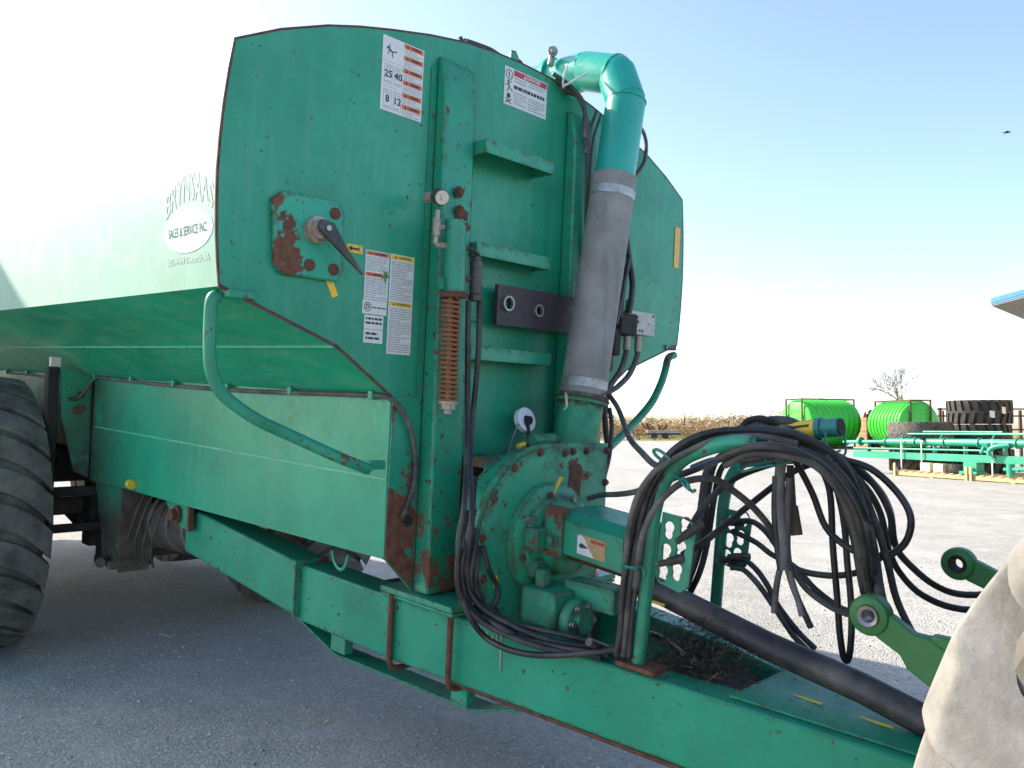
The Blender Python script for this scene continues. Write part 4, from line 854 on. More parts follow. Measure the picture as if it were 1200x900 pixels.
hose([(1.482, -0.06, 1.708), (1.477, -0.06, 1.624), (1.468, -0.06, 1.531), (1.473, -0.06, 1.424), (1.488, -0.06, 1.318), (1.504, -0.06, 1.189)], .019, 'hosegrey', 'taped_hoses', 10)
hose([(1.5, -0.05, 1.519), (1.499, -0.05, 1.396), (1.502, -0.05, 1.273), (1.515, -0.05, 1.19)], .014, 'hosedusty')
hose([(1.457, -0.07, 1.521), (1.46, -0.07, 1.392), (1.476, -0.07, 1.271), (1.488, -0.06, 1.186)], .013, 'hose')
hose([(1.493, -0.06, 1.227), (1.477, -0.06, 1.147), (1.471, -0.06, 1.069), (1.47, -0.06, 1.028)], .012, 'hosedusty')
hose([(1.504, -0.05, 1.227), (1.531, -0.05, 1.141), (1.555, -0.05, 1.085), (1.57, -0.05, 1.037)], .012, 'hosegrey')
hose([(1.51, -0.04, 1.212), (1.559, 0, 1.124), (1.634, 0.05, 1.065), (1.691, 0.1, 1.04)], .011, 'hosedusty')
lever = MB().tube([(1.477, 0, 1.561), (1.491, 0, 1.397)], [.013, .017], 12).build('pistol_lever', M['hosedusty'], T)
MB().tube([(1.491, 0, 1.413), (1.512, 0, 1.31)], [.021, .024], 14).build('lever_grip', M['dirt_shade'], lever)
# cable ties
def tie(path, mat='tie'): MB().tube(path, .006, 6, True, 4).build('cable_tie', M[mat], T)
for q in ((730, 663, 752, 668, -.455), (731, 667, 752, 671, -.455)):
    pass
tie([(1.057, -0.43, 1.173), (1.098, -0.46, 1.175), (1.139, -0.46, 1.177), (1.137, -0.42, 1.174), (1.156, -0.42, 1.15)])
tie([(1.204, -0.4, 1.553), (1.163, -0.4, 1.577), (1.151, -0.4, 1.594), (1.175, -0.41, 1.599), (1.209, -0.41, 1.584), (1.231, -0.41, 1.565)])
tie([(1.239, -0.38, 1.511), (1.302, -0.44, 1.497), (1.323, -0.44, 1.482), (1.344, -0.44, 1.473), (1.353, -0.44, 1.48)])
tie([(1.289, -0.42, 1.512), (1.329, -0.45, 1.497), (1.337, -0.45, 1.475)])
# nest of dead weeds in the draw frame
wd = MB()
for i in range(2200):
    c = Vector((random.gauss(1.16, .12), random.gauss(-.06, .11), random.gauss(.80, .05))); d = Vector((random.gauss(0, 1), random.gauss(0, 1), random.gauss(0, .8))).normalized() * random.uniform(.015, .055)
    w = d.cross(Vector((random.random(), random.random(), random.random()))).normalized() * .0022
    wd.add([c - w, c + w, c + d + w * .5, c + d - w * .5], [(0, 1, 2, 3)])
wd.build('weed_nest', M['weed'], T, 0, 0, 'stuff')
MB().box((.9, -.22, .60), (1.4, .22, .70)).build('frame_tray', M['dirt_shade'], T, .005)
hose([(0.95, -0.466, 0.871), (0.95, -0.332, 0.81), (1.02, -0.301, 0.793), (1.05, -0.218, 0.758)], .016); hose([(0.97, -0.254, 0.859), (0.97, -0.11, 0.843), (0.97, 0.016, 0.792), (1.2, -0.223, 0.846)], .011)
# ---- valve block and its hoses, right of the suction hose
vb = MB().box((.004, .895, 2.135), (.085, 1.125, 2.265)).build('valve_block', M['block'], T, .003); T_ = vb
for (y, z, r) in ((.935, 2.222, .012), (.955, 2.205, .010), (.948, 2.232, .008), (.925, 2.155, .010), (.975, 2.158, .007), (1.0, 2.156, .008), (1.105, 2.25, .008), (.945, 2.18, .006), (1.06, 2.2, .004)):
    MB().tube([(.085, y, z), (.088, y, z)], r, 8).build('port', M['ink'], vb)
MB().box((.02, .74, 2.12), (.13, .894, 2.24)).box((.06, .70, 2.0), (.12, .76, 2.15)).build('control_valve', M['dark'], T, .01)
MB().tube([(0.12, 0.82, 2.311), (0.12, 0.811, 2.234)], .022, 12).tube([(0.08, 0.833, 2.237), (0.08, 0.845, 2.191)], .016, 10).build('valve_fitting', M['steel'], T)
hose([(0.14, 0.725, 2.68), (0.14, 0.766, 2.547), (0.14, 0.809, 2.412), (0.14, 0.808, 2.318), (0.14, 0.79, 2.241)], .017)
hose([(0.12, 0.73, 2.566), (0.12, 0.77, 2.455), (0.12, 0.755, 2.336), (0.12, 0.742, 2.209)], .012); hose([(0.16, 0.747, 2.542), (0.16, 0.717, 2.422), (0.16, 0.688, 2.304), (0.16, 0.654, 2.163)], .012)
hose([(0.1, 0.839, 2.119), (0.1, 0.838, 2.028), (0.12, 0.772, 1.93), (0.12, 0.7, 1.852), (0.12, 0.63, 1.785), (0.15, 0.543, 1.658), (0.2, 0.496, 1.44), (0.3, 0.393, 1.303)], .016, 'hosedusty')
hose([(0.1, 0.944, 2.127), (0.1, 0.944, 2.021), (0.12, 0.852, 1.906), (0.12, 0.748, 1.831), (0.12, 0.66, 1.782), (0.15, 0.608, 1.659), (0.15, 0.645, 1.476), (0.2, 0.546, 1.349), (0.3, 0.415, 1.195)], .016, 'hosedusty')
MB().tube([(0.1, 0.944, 2.122), (0.1, 0.943, 2.035)], .020, 12).build('hose_end', M['brass'], T); MB().tube([(0.1, 0.84, 2.114), (0.1, 0.838, 2.038)], .020, 12).build('hose_end', M['brass'], T)
hose([(0.2, 0.499, 1.767), (0.2, 0.475, 1.617), (0.2, 0.481, 1.44), (0.2, 0.512, 1.218)], .020); hose([(0.2, 0.576, 1.715), (0.2, 0.605, 1.617), (0.2, 0.595, 1.46), (0.2, 0.56, 1.349), (0.2, 0.541, 1.216)], .012, 'hosedusty')
hose([(0.08, 0.742, 2.196), (0.08, 0.724, 2.03), (0.08, 0.716, 1.936)], .018); hose([(0.08, 0.717, 2.029), (0.08, 0.73, 1.96), (0.08, 0.718, 1.913), (0.08, 0.746, 1.947)], .006)
# wiring up the pipe and over the tank top
hose([(0.1, 0.477, 3.271), (0.1, 0.424, 3.122), (0.1, 0.423, 2.855), (0.1, 0.452, 2.369), (0.1, 0.443, 2.301)], .008, 'shield', 'cable'); hose([(0.1, 0.514, 3.258), (0.1, 0.455, 3.085), (0.1, 0.447, 2.815), (0.1, 0.456, 2.504)], .007, 'shield', 'cable')
hose([(0.05, 0.682, 3.29), (0.05, 0.837, 3.318), (0.05, 0.945, 3.312), (0.05, 1, 3.248), (0.05, 1, 3.154), (0.05, 0.955, 3.08), (0.05, 0.878, 3.015), (0.05, 0.755, 2.95)], .011, 'hosedusty')
hose([(-0.1, -0.288, 3.438), (-0.1, -0.205, 3.445), (-0.1, -0.118, 3.449), (-0.1, -0.028, 3.44), (-0.1, 0.063, 3.457), (-0.1, 0.101, 3.451)], .010, 'hose', 'cable'); 
MB().tube([(-0.02, -0.367, 3.358), (-0.02, -0.38, 3.386), (-0.02, -0.391, 3.398)], .010, 6).tube([(-0.02, -0.379, 3.374), (-0.02, -0.359, 3.397)], .006, 5).build('twine', M['hose'], T)
MB().prism([(-.02, y, z) for y, z in ((-.055, 3.385), (.0, 3.39), (.0, 3.43), (-.02, 3.455), (-.05, 3.45))], (-.02, 0, 0)).build('lifting_lug', M['green'], T, .003)
for i in range(5):
    o = i * 4
    MB().tube([(.02 - .01 * i, .21 + .03 * i, 3.405 - .012 * i), (.06, .30 + .02 * i, 3.36 - .01 * i), (.10, .37 + .012 * i, 3.28 - .03 * i), (.10, .385 + .008 * i, 3.15 - .04 * i)], .011, 7, True, 4).build('cable', M['hosegrey'] if i % 2 else M['shield'], T)
tie([(0.05, 0.286, 3.461), (0.05, 0.258, 3.386), (0.05, 0.261, 3.339)], 'tiewhite'); tie([(0.08, 0.227, 3.331), (0.08, 0.323, 3.395), (0.08, 0.41, 3.452)], 'tiewhite')
# ---- wheels
def wheel(x, y):
    c = Vector((x, y, .70)); RT = .955
    w = tyre_mb(RT, .74, .33).build('wheel_tyre', M['tyregrey'], T); w.location = c
    l = lugs_mb(RT, .74, 26, .046, .72, -.24, 2.0, .04, .12).build('tread', M['tyregrey'], w, .006)
    r = MB().lathe([(.335, -.30), (.35, -.31), (.33, -.20), (.15, -.12), (.0, -.12)], 32, Matrix.Rotation(R_(-90), 4, 'X')).lathe([(.335, .30), (.35, .31), (.33, .20), (.15, .12), (0, .12)], 32, Matrix.Rotation(R_(-90), 4, 'X')).build('rim', M['steel'], w, 0, 30)
    return w
w0 = wheel(-4.20, -1.38)
def wcopy(x, y):
    c = w0.copy(); COL.objects.link(c); c.parent = T; c.location = (x, y, .70); c.rotation_euler = (0, random.uniform(0, 6), 0)
    for ch in list(w0.children): d = ch.copy(); COL.objects.link(d); d.parent = c
for x, y in ((-6.25, -1.38), (-4.20, 1.38), (-6.25, 1.38), (-8.30, -1.38), (-8.30, 1.38)): wcopy(x, y)
# ---- running gear under the tank
for x in (-4.2, -6.25, -8.3): MB().tube([(x, -1.0, .70), (x, 1.0, .70)], .07, 14).build('axle', M['dirt_shade'], T)
hg = MB().prism([(-3.52, -.655, 1.0), (-3.00, -.655, .99), (-3.02, -.655, .52), (-3.10, -.655, .40), (-3.30, -.655, .40), (-3.36, -.655, .62)], (0, .03, 0)).build('spring_hanger', paint('hanger_paint', rust=.5, speck=.6, rough=.7, dust=.4, dirt_shade=(2, 1.05, .75, .95)), T, .005)
MB().prism([(-3.00, -.655, .99), (-3.00, -.655, .40), (-3.00, -.45, .40), (-3.00, -.45, .99)], (-.02, 0, 0)).build('hanger_web', M['dirt_shade'], T)
tnk = MB().tube([(-3.1, -.30, .72), (-2.28, -.30, .78)], .20, 24).build('air_tank', M['dirt_shade'], T, .01)
for x in (-2.9, -2.62, -2.38): MB().lathe([(.203, -.02), (.212, -.02), (.212, .02), (.203, .02)], 24, Matrix.Translation((x, -.30, .735 + (x + 3.1) * .07)) @ Matrix.Rotation(R_(90), 4, 'Y'), True).build('tank_strap', M['steel'], tnk)
for i in range(6): MB().tube([(-3.3 - .0, -.52, .56 - i * .02), (-3.8, -.52, .66 - i * .022), (-4.2, -.52, .63 - i * .022), (-4.7, -.52, .70 - i * .02), (-5.1, -.52, .62 - i * .02)], .011, 4, True, 4).build('leaf_spring', M['dirt_shade'], T)
MB().box((-5.2, -.66, .95), (-3.5, -.48, 1.15)).box((-3.9, -.60, .45), (-3.75, -.45, .98)).box((-3.55, -.62, .42), (-3.1, -.40, .50)).build('bogie_frame', M['dark'], T, .01)
MB().box((-3.62, -.95, .60), (-3.58, .9, .66)).box((-3.62, -.95, .86), (-3.58, .9, .93)).box((-3.64, .2, .3), (-3.56, .28, 1.0)).box((-3.64, -.28, .3), (-3.56, -.18, 1.0)).box((-3.62, -.6, .36), (-3.58, .8, .41)).build('cross_frame', M['dark'], T, .004)
MB().tube([(-3.30, -.60, .46), (-3.1, -.74, .46)], .035, 10).tube([(-2.95, -.6, .47), (-2.95, -.74, .47)], .03, 10).build('spring_pin', M['dirt_shade'], T)
bk = MB().prism([(-3.53, -.70, 1.73), (-3.53, -.70, 1.0), (-3.53, -.80, 1.05), (-3.53, -.90, 1.45), (-3.53, -.92, 1.78)], (-.02, 0, 0)).build('bulkhead', paint('bulkhead_paint', rust=.4, speck=.8, rough=.5, dust=.3, dirt_shade=(2, 1.75, 1.2, .9)), T)
MB().tube([(-3.50, -.79, 1.60), (-3.49, -.79, 1.60)], .025, 10).tube([(-3.50, -.81, 1.49), (-3.46, -.81, 1.49)], .032, 10).build('bulkhead_port', M['rust'], bk)
MB().box((-3.60, -1.00, .92), (-3.52, -.925, 1.79)).build('stay_post', M['dark'], T, .008)
MB().box((-3.535, -.995, 1.795), (-3.49, -.93, 1.862)).build('lamp_tag', M['white'], T, .003)
MB().tube([(-2.715, -0.72, 1.047), (-2.672, -0.72, 1.046)], .03, 10).build('yellow_cap', M['yellow'], T)
for i in range(4): MB().tube([(-2.55 - .12 * i, -.52, .98), (-2.53 - .12 * i, -.60, .82), (-2.62 - .13 * i, -.60, .60), (-2.75 - .13 * i, -.52, .47)], .008, 6, True, 4).build('hanging_strap', M['dirt_shade'], T)
# ================================================================== tractor (only its rear corner shows)
TR = thing('tractor', 'green tractor at right edge with mud-caked rear tyre and two green lift arms', 'tractor', (-.115, 4.124, 0), VROT.to_euler())
rt = tyre_mb(.93, .56, .48, 64).build('rear_tyre', M['mudvalley_shade'], TR); rt.location = (3.305, -.95, 1.00)
lug_ = lugs_mb(.93, .56, 18, .085, .46, .44, 1.0, .06, .18, 0, 9).build('tread_lugs', M['mudtyre'], rt, .022, 180); lug_.modifiers['bevel'].segments = 1; lug_.modifiers['bevel'].angle_limit = R_(25); ss_ = lug_.modifiers.new('round', 'SUBSURF'); ss_.levels = 2; ss_.render_levels = 2
rim_mb = MB().lathe([(.485, .22), (.50, .23), (.48, .05), (.2, .0), (0, .0)], 36, Matrix.Rotation(R_(-90), 4, 'X')).lathe([(.485, -.22), (.50, -.23), (.48, -.05), (.2, -.03), (0, -.03)], 36, Matrix.Rotation(R_(-90), 4, 'X')); rim_mb.build('rim', M['yellow'], rt)
r2 = same(rt, TR, (0, 2.1, 0))
for ch in list(rt.children): d = ch.copy(); COL.objects.link(d); d.parent = r2
def liftarm(p, L=1.1, r=.062):
    p = Vector(p); dx = Vector((.84, .0, -.46)).normalized() if r > .06 else Vector((.90, .0, -.33)).normalized()
    Y = Vector((0, 1, 0)); f = frame(p, dx, Y.cross(dx) * -1)
    side_ = dx.cross(Y)
    # ball end with a real eye: ring, then tapering bar
    mt = Matrix.Translation(p) @ Matrix.Rotation(R_(-90), 4, 'X')
    mb = MB().lathe([(r * .50, -.032), (r, -.026), (r * 1.03, 0), (r, .026), (r * .50, .032)], 26, mt, True)
    a = p + dx * r * .75
    def sec(c, h, w): return [c + side_ * h + Y * w, c + side_ * h - Y * w, c - side_ * h - Y * w, c - side_ * h + Y * w]
    s = [sec(a, r * .70, .022), sec(p + dx * .13, r * .66, .022), sec(p + dx * .17, r * .98, .026), sec(p + dx * .50, r * 1.05, .028), sec(p + dx * L, r * 1.05, .028)]
    vs = [v for q in s for v in q]; fs = [(0, 1, 2, 3), (16, 17, 18, 19)]
    for i in range(4):
        for k_ in range(4): fs.append((4 * i + k_, 4 * i + (k_ + 1) % 4, 4 * i + 4 + (k_ + 1) % 4, 4 * i + 4 + k_))
    mb.add(vs, fs)
    o = mb.build('lift_arm', M['jd'], TR, .006, 35)
    MB().lathe([(r * .34, -.030), (r * .52, -.036), (r * .52, .036), (r * .34, .030)], 22, mt, True).build('ball_bush', M['steel'] if r > .06 else M['dark'], o)
    kb = p + dx * .21 + side_ * (-r * .9 if side_.z < 0 else r * .9)
    MB().box(kb - Vector((.03, .022, .02)), kb + Vector((.03, .022, .035))).build('latch', M['jd'], o, .008)
    return o
liftarm((1.869, -0.22, 1.138)); liftarm((1.928, 0.46, 1.228), 1.0, .058)
MB().box((2.75, -.45, .5), (3.6, .55, 1.2)).build('rear_axle_housing', M['jd'], TR, .03)
MB().box((2.20, -.09, .47), (3.2, .07, .53)).build('drawbar', M['dark'], TR, .01)
MB().tube([(3.36, -1.0, 1.0), (3.36, 1.2, 1.0)], .12, 18).build('axle', M['jd'], TR)
MB().box((3.6, -.42, .55), (6.0, .50, 1.6)).build('hood', M['jd'], TR, .08)
for s in (-1, 1):
    f_ = tyre_mb(.62, .40, .33, 40).build('front_tyre', M['tyre'], TR); f_.location = (5.6, .06 + s * .85, .80); lugs_mb(.62, .40, 18, .045, .45, .45).build('tread_lugs', M['tyre'], f_)
MB().box((3.1, -.5, 1.6), (4.3, .6, 2.9)).build('cab', plain('cab_glass', (.03, .04, .045), .1, 0, .1), TR, .06)
# ================================================================== things across the yard
M['lime'] = plain('lime_poly', (.055, .48, .035), .38, 0, .10, 3)
M['rack'] = plain('rusty_rack', (.10, .045, .030), .85, .1, .3, 20)
M['wood'] = plain('pallet_wood', (.52, .37, .19), .85, 0, .25, 14, ((.40, .30, .18), .5))
M['oldwood'] = plain('weathered_wood', (.36, .23, .12), .9, 0, .3, 10)
M['teal'] = paint('implement_paint', base=(.014, .30, .175), rust=.0, speck=.15, rough=.4, dust=.12)
M['tyreblack'] = plain('stack_tyre', (.022, .021, .021), .75, 0, .35, 6, ((.12, .095, .07), .5), .3)
M['carton'] = plain('carton', (.62, .55, .40), .8, 0, .1, 20)
M['strap'] = plain('webbing_strap', (.45, .45, .45), .7, 0, .1, 20)
M['blueroof'] = plain('blue_sheet_metal', (.035, .16, .42), .35, .1, .1, 4)
M['soffit'] = plain('grey_soffit', (.20, .19, .175), .7, 0, .1, 4)
M['wall'] = plain('tan_sheet_metal', (.40, .36, .29), .6, 0, .1, 4)
M['shedwhite'] = plain('pale_sheet_metal', (.55, .55, .52), .6, 0, .08, 4)
# ---- ribbed poly tanks lying in steel cages
def poly_tank(loc, yaw, R, L, label, cage):
    t = thing('poly_tank', label, 'tank', loc, (0, 0, yaw), 'lime green ribbed tanks in rusty cages')
    prof = [(0, 0), (R * .86, 0), (R * .93, .06), (R * .95, .14)]
    nr = 9
    for i in range(nr):
        z0 = .18 + (L - .36) * i / nr; p = (L - .36) / nr
        prof += [(R * .95, z0), (R * 1.0, z0 + p * .18), (R * 1.0, z0 + p * .62), (R * .95, z0 + p * .82)]
    prof += [(R * .93, L - .06), (R * .86, L), (0, L)]
    MB().lathe(prof, 64, Matrix.Translation((0, 0, R + .12)) @ Matrix.Rotation(R_(-90), 4, 'X')).build('tank_body', M['lime'], t, 0, 45)
    MB().lathe([(R * .5, -.03), (R * .56, -.03), (R * .56, .01), (R * .5, .01)], 40, Matrix.Translation((0, 0, R + .12)) @ Matrix.Rotation(R_(-90), 4, 'X'), True).build('end_ring', M['lime'], t)
    MB().lathe([(.22, 0), (.22, .12), (.0, .14)], 20, Matrix.Translation((0, L * .5, 2 * R + .10))).build('filler_lid', M['lime'], t)
    w = R * .46; zt = 2 * R + .17
    for (x, y) in ((-w, -.12), (w, -.12), (-w, L + .12), (w, L + .12), (-w, L * .5), (w, L * .5)) if cage else ():
        if abs(y - L * .5) < .01: continue
        MB().box((x - .045, y - .045, 0), (x + .045, y + .045, zt)).build('cage_post', M['rack'], t)
    for y in (-.12, L + .12): MB().box((-w, y - .04, zt - .09), (w, y + .04, zt)).box((-w, y - .04, .05), (w, y + .04, .13)).build('cage_rail', M['rack'], t)
    for x in (-w, w): MB().box((x - .035, -.12, zt - .08), (x + .035, L + .12, zt + .004)).box((x - .035, -.12, .0), (x + .035, L + .12, .10)).build('cage_rail', M['rack'], t)
    return t
p1 = poly_tank((20.7, 60.2, 0), R_(-66), 1.74, 4.8, 'lime green ribbed poly tank in rusty cage behind the yellow-labelled tube, left one', True)
p2 = poly_tank((27.2, 55.0, 0), R_(10), 1.62, 3.6, 'lime green ribbed poly tank in rusty cage behind the grey lying tyre, right one', True)
lb = MB().box((-2.0, -.02, .9), (-1.4, .0, 1.15)).build('tank_label', M['white'], p2, 0, 0)
# ---- bare tree
def bare_tree(loc, H, label):
    t = thing('bare_tree', label, 'tree', loc)
    tr = MB(); br = MB()
    def grow(p, d, L, r, lvl):
        q = p + d * L; mid = p + d * L * .5 + Vector((random.uniform(-1, 1), random.uniform(-1, 1), 0)) * L * .06
        (tr if lvl < 1 else br).tube([p, mid, q], [r, r * .85, r * .66], 6 if lvl < 2 else 4)
        if lvl >= 6: return
        for i in range(3 if lvl in (0, 2) else 2 + (random.random() < .4)):
            a = random.uniform(0, 6.28); sp = random.uniform(.30, .75) if lvl else random.uniform(.35, .8)
            o = d.orthogonal().normalized(); o = Matrix.Rotation(a, 3, d) @ o
            nd = (d * math.cos(sp) + o * math.sin(sp) + Vector((0, 0, .12))).normalized()
            grow(p + d * L * random.uniform(.62, 1.0), nd, L * random.uniform(.66, .85), max(r * .56, .026), lvl + 1)
    grow(Vector((0, 0, 0)), Vector((.03, 0, 1)), H * .26, H * .017, 0)
    k = NT('bark'); M['bark'] = k.out(k.mix(k.noise(2.0, 5), (.12, .10, .085), (.20, .17, .14)), .95)
    tr.build('trunk', M['bark'], t); br.build('crown', M['bark'], t)
bare_tree((71.5, 150, 0), 17.5, 'bare leafless tree on the horizon above the right green tank')
# ---- corn field
k = NT('dry_corn'); cn = k.noise(.6, 6, .7); zz = k.axis(2)
M['corn'] = k.out(k.mix(k.rng(cn, .35, .65), (.34, .20, .085), (.60, .42, .20)), .95)
M['corn2'] = plain('weedy_stalks', (.16, .12, .06), .95, 0, .4, 1.0)
cf = MB(); cd = MB()
for row in range(7):
    y0 = 116 + row * .9
    x = -14.0
    while x < 37:
        x += random.uniform(.16, .34); h = random.gauss(3.0, .25) + .25 * math.sin(x * .21); y = y0 + random.uniform(-.2, .2)
        mb = cd if (random.random() < .12 or (8 < x - 22 < 14 and random.random() < .5 and row < 2)) else cf
        mb.add([(x - .022, y, 0), (x + .022, y, 0), (x + .012 + random.uniform(-.1, .1), y, h)], [(0, 1, 2)])
        for j in range(7):
            z = h * random.uniform(.12, .95); a = random.uniform(0, 6.28); L = random.uniform(.3, .75); dx, dy = math.cos(a) * L, math.sin(a) * L; w = random.uniform(.03, .06); u = random.uniform(-.1, .35)
            mb.add([(x, y, z - w), (x + dx * .5, y + dy * .5, z + u - w), (x + dx, y + dy, z + u - .35), (x + dx * .5, y + dy * .5, z + u + w), (x, y, z + w)], [(0, 1, 3, 4), (1, 2, 3)])
cf.build('corn_field', M['corn'], None, 0, 0, 'stuff')
cd.build('dark_weeds', M['corn2'], None, 0, 0, 'stuff')
# tall thin weeds at the field edge
tw = MB()
for i in range(26):
    x = random.uniform(22, 44) if i > 8 else random.uniform(36, 43); h = random.uniform(3.0, 4.3); y = 113.0
    p = Vector((x, y, 0)); q = p + Vector((random.uniform(-.4, .4), 0, h)); tw.tube([p, p.lerp(q, .5), q], [.03, .02, .01], 4)
    for j in range(6):
        a = p.lerp(q, random.uniform(.6, 1)); tw.tube([a, a + Vector((random.uniform(-.35, .35), 0, random.uniform(.05, .3)))], .014, 4)
        c = a + Vector((random.uniform(-.3, .3), 0, random.uniform(.05, .3))); tw.add([c + Vector((-.06, 0, 0)), c + Vector((.06, 0, -.02)), c + Vector((.02, 0, .08))], [(0, 1, 2)])
tw.build('tall_weeds', M['corn2'], None, 0, 0, 'stuff')
# ---- junk at the verge: old trailer frame with planks
jk = thing('junk_trailer', 'low rusty trailer loaded with scrap boards at the field edge', 'trailer', (17.2, 97.0, .1))
MB().box((-1.6, -.6, .55), (2.6, .6, .75)).box((-2.6, -.08, .5), (-1.6, .08, .6)).build('trailer_bed', M['rack'], jk)
for x in (-.6, .7): 
    w = tyre_mb(.40, .24, .2, 20).build('trailer_tyre', M['tyreblack'], jk); w.location = (x, -.70, .40)
for i in range(9):
    z = .76 + .11 * (i // 3); MB().box((-1.5 + .2 * random.random(), -.55 + .36 * (i % 3), z), (2.3 + random.uniform(-.6, 1.2), -.25 + .36 * (i % 3), z + .09)).build('board', M['oldwood'] if i % 2 else M['strap'], jk)
for i in range(14):
    a = Vector((random.uniform(-1.5, .9), random.uniform(-.4, .4), random.uniform(1.0, 1.3))); MB().tube([a, a + Vector((random.uniform(-.8, .8), random.uniform(-.3, .3), random.uniform(.1, .9)))], random.uniform(.04, .10), 6).build('scrap_piece', M['rack'], jk)
jb = thing('scrap_board_pile', 'low pile of pale boards lying right of the scrap trailer', 'boards', (20.6, 97.0, .12))
for i in range(5): MB().box((-.3 + random.uniform(-.5, .3), -.5 + .24 * i, .32 + .02 * i), (3.1 + random.uniform(-.4, .4), -.3 + .24 * i, .42 + .02 * i)).build('board', M['strap'] if i % 2 else M['oldwood'], jb)
MB().box((.3, -.5, .0), (.5, .6, .31)).box((2.3, -.5, 0), (2.5, .6, .31)).build('bearer', M['oldwood'], jb)
jd = thing('fallen_drum', 'pale drum lying at the grass verge beneath the bent tube guard', 'drum', (13.7, 96.5, .30))
MB().tube([(-.45, 0, .12), (.45, .2, .12)], .30, 16).build('drum_body', M['strap'], jd)
# ---- slatted wooden crates and the tall tyre behind
def crate(loc, s, label, top):
    t = thing('wooden_crate', label, 'crate', loc, (0, 0, .3), 'wooden crates between the green tanks')
    for q in range(4):
        for i in range(6):
            a = -s / 2 + s * i / 6; m = Matrix.Rotation(q * math.pi / 2, 4, 'Z')
            MB().box((a + .01, -s / 2 - .02, .02), (a + s / 6 - .01, -s / 2, s * 1.02), m).build('slat', M['oldwood'], t)
        MB().box((-s / 2 - .03, -s / 2 - .05, s * .80), (s / 2 + .03, -s / 2 - .021, s * .90), Matrix.Rotation(q * math.pi / 2, 4, 'Z')).box((-s / 2 - .03, -s / 2 - .05, s * .1), (s / 2 + .03, -s / 2 - .021, s * .2), Matrix.Rotation(q * math.pi / 2, 4, 'Z')).build('batten', M['oldwood'], t)
    MB().box((-s / 2 + .01, -s / 2 + .01, 0), (s / 2 - .01, s / 2 - .01, s * .95)).build('crate_core', M['rack'], t)
    if top:
        for i in range(7): MB().tube([(random.uniform(-.4, .4), random.uniform(-.3, .3), s), (random.uniform(-.5, .5), random.uniform(-.4, .4), s + random.uniform(.2, .5))], .06, 6).build('scrap_piece', M['rack'], t)
    return t
crate((27.6, 64, 0), 1.15, 'slatted brown wooden crate at the bottom, between the two green tanks', False)
crate((27.6, 64, 1.19), 1.1, 'slatted brown wooden crate heaped with scrap, on top of another crate', True)
def loose_tyre(name, label, loc, rot, R, W, n, h, frac, sweep, mat, group='big used tyres across the yard', rim=.34):
    t = thing(name, label, 'tyre', loc, rot, group)
    b = tyre_mb(R, W, R * rim / .62 if rim else .4, 44).build('carcass', mat, t); 
    lugs_mb(R, W, n, h, frac, sweep, 1.0, .05, .12).build('tread', mat, t)
    return t
lt_ = loose_tyre('standing_tyre', 'dark tyre standing on edge left of the right green tank', (26.75, 60.8, 1.42), (0, 0, R_(62)), 1.36, .75, 24, .06, .5, .4, M['tyreblack'])
# ---- stack of lug tyres and the grey lying tyre
H = R_(90)
for i, (z, rz, s_) in enumerate(((.42, .3, 'bottom'), (1.25, 1.1, 'middle'), (2.08, .1, 'topmost'))):
    L_ = {'bottom': 'black lug tyre at the bottom of the stack, behind the green pipework', 'middle': 'black lug tyre in the middle of the stack, half hidden by the green pipework', 'topmost': 'black lug tyre lying topmost on its stack with two paper tags'}[s_]
    t = loose_tyre('lug_tyre', L_, (16.1 - .05 * (i == 1), 28.4, z + .02), (H, 0, rz), 0.96, .80, 24, .055, .56, .10, M['tyreblack'])
    if s_ == 'topmost':
        for (px_, py_) in ((-.10, .05), (.30, -.08)):
            a = 1.50 + px_; rr = 1.022
            g_ = MB(); 
            for (u, v) in (((-.07, -.12), (.07, .12)),):
                pts = [(rr * math.cos(a + q * .08), v2, rr * math.sin(a + q * .08)) for q, v2 in ((-1, -.13 + py_), (1, -.10 + py_), (1, .12 + py_), (-1, .10 + py_))]
                g_.add([Vector((x, y, z_)) for x, y, z_ in pts], [(0, 1, 2, 3)])
            g_.build('paper_tag', M['plasticwhite'], t, 0, 0)
            
loose_tyre('lying_tyre', 'worn grey tyre with slanted tread lying left of the tyre stack, upper one', (13.80, 27.9, 1.40), (H, 0, .4), .98, .72, 36, .028, .62, .75, M['tyregrey'])
loose_tyre('lying_tyre', 'dark tyre lying under the worn grey tyre, mostly hidden by the green beam', (13.85, 27.9, .50), (H, 0, 2.0), .98, .78, 22, .05, .52, .42, M['tyreblack'])
# ---- rusty rack of tall posts
rk = thing('post_rack', 'rusty steel rack of tall posts and rails behind the tyre stack', 'rack', (17.2, 33.2, 0))
for i in range(9):
    x = .05 + i * .62 + (.12 if i % 2 else 0); MB().box((x - .045, -.05, 0), (x + .045, .05, 2.36 - .05 * (i % 3))).build('post', M['rack'], rk)
    if i % 2 == 0: MB().box((x + .10, -.03, .3), (x + .15, .03, 2.25)).build('thin_post', M['rack'], rk)
for z in (1.05, 1.45, 2.28, 2.0): MB().box((-.1, -.085 - .01 * z, z), (5.4, -.052, z + .06)).build('rail', M['rack'], rk)
MB().box((.9, -.4, .5), (2.6, -.1, 1.15)).build('rusty_bundle', M['rack'], rk)
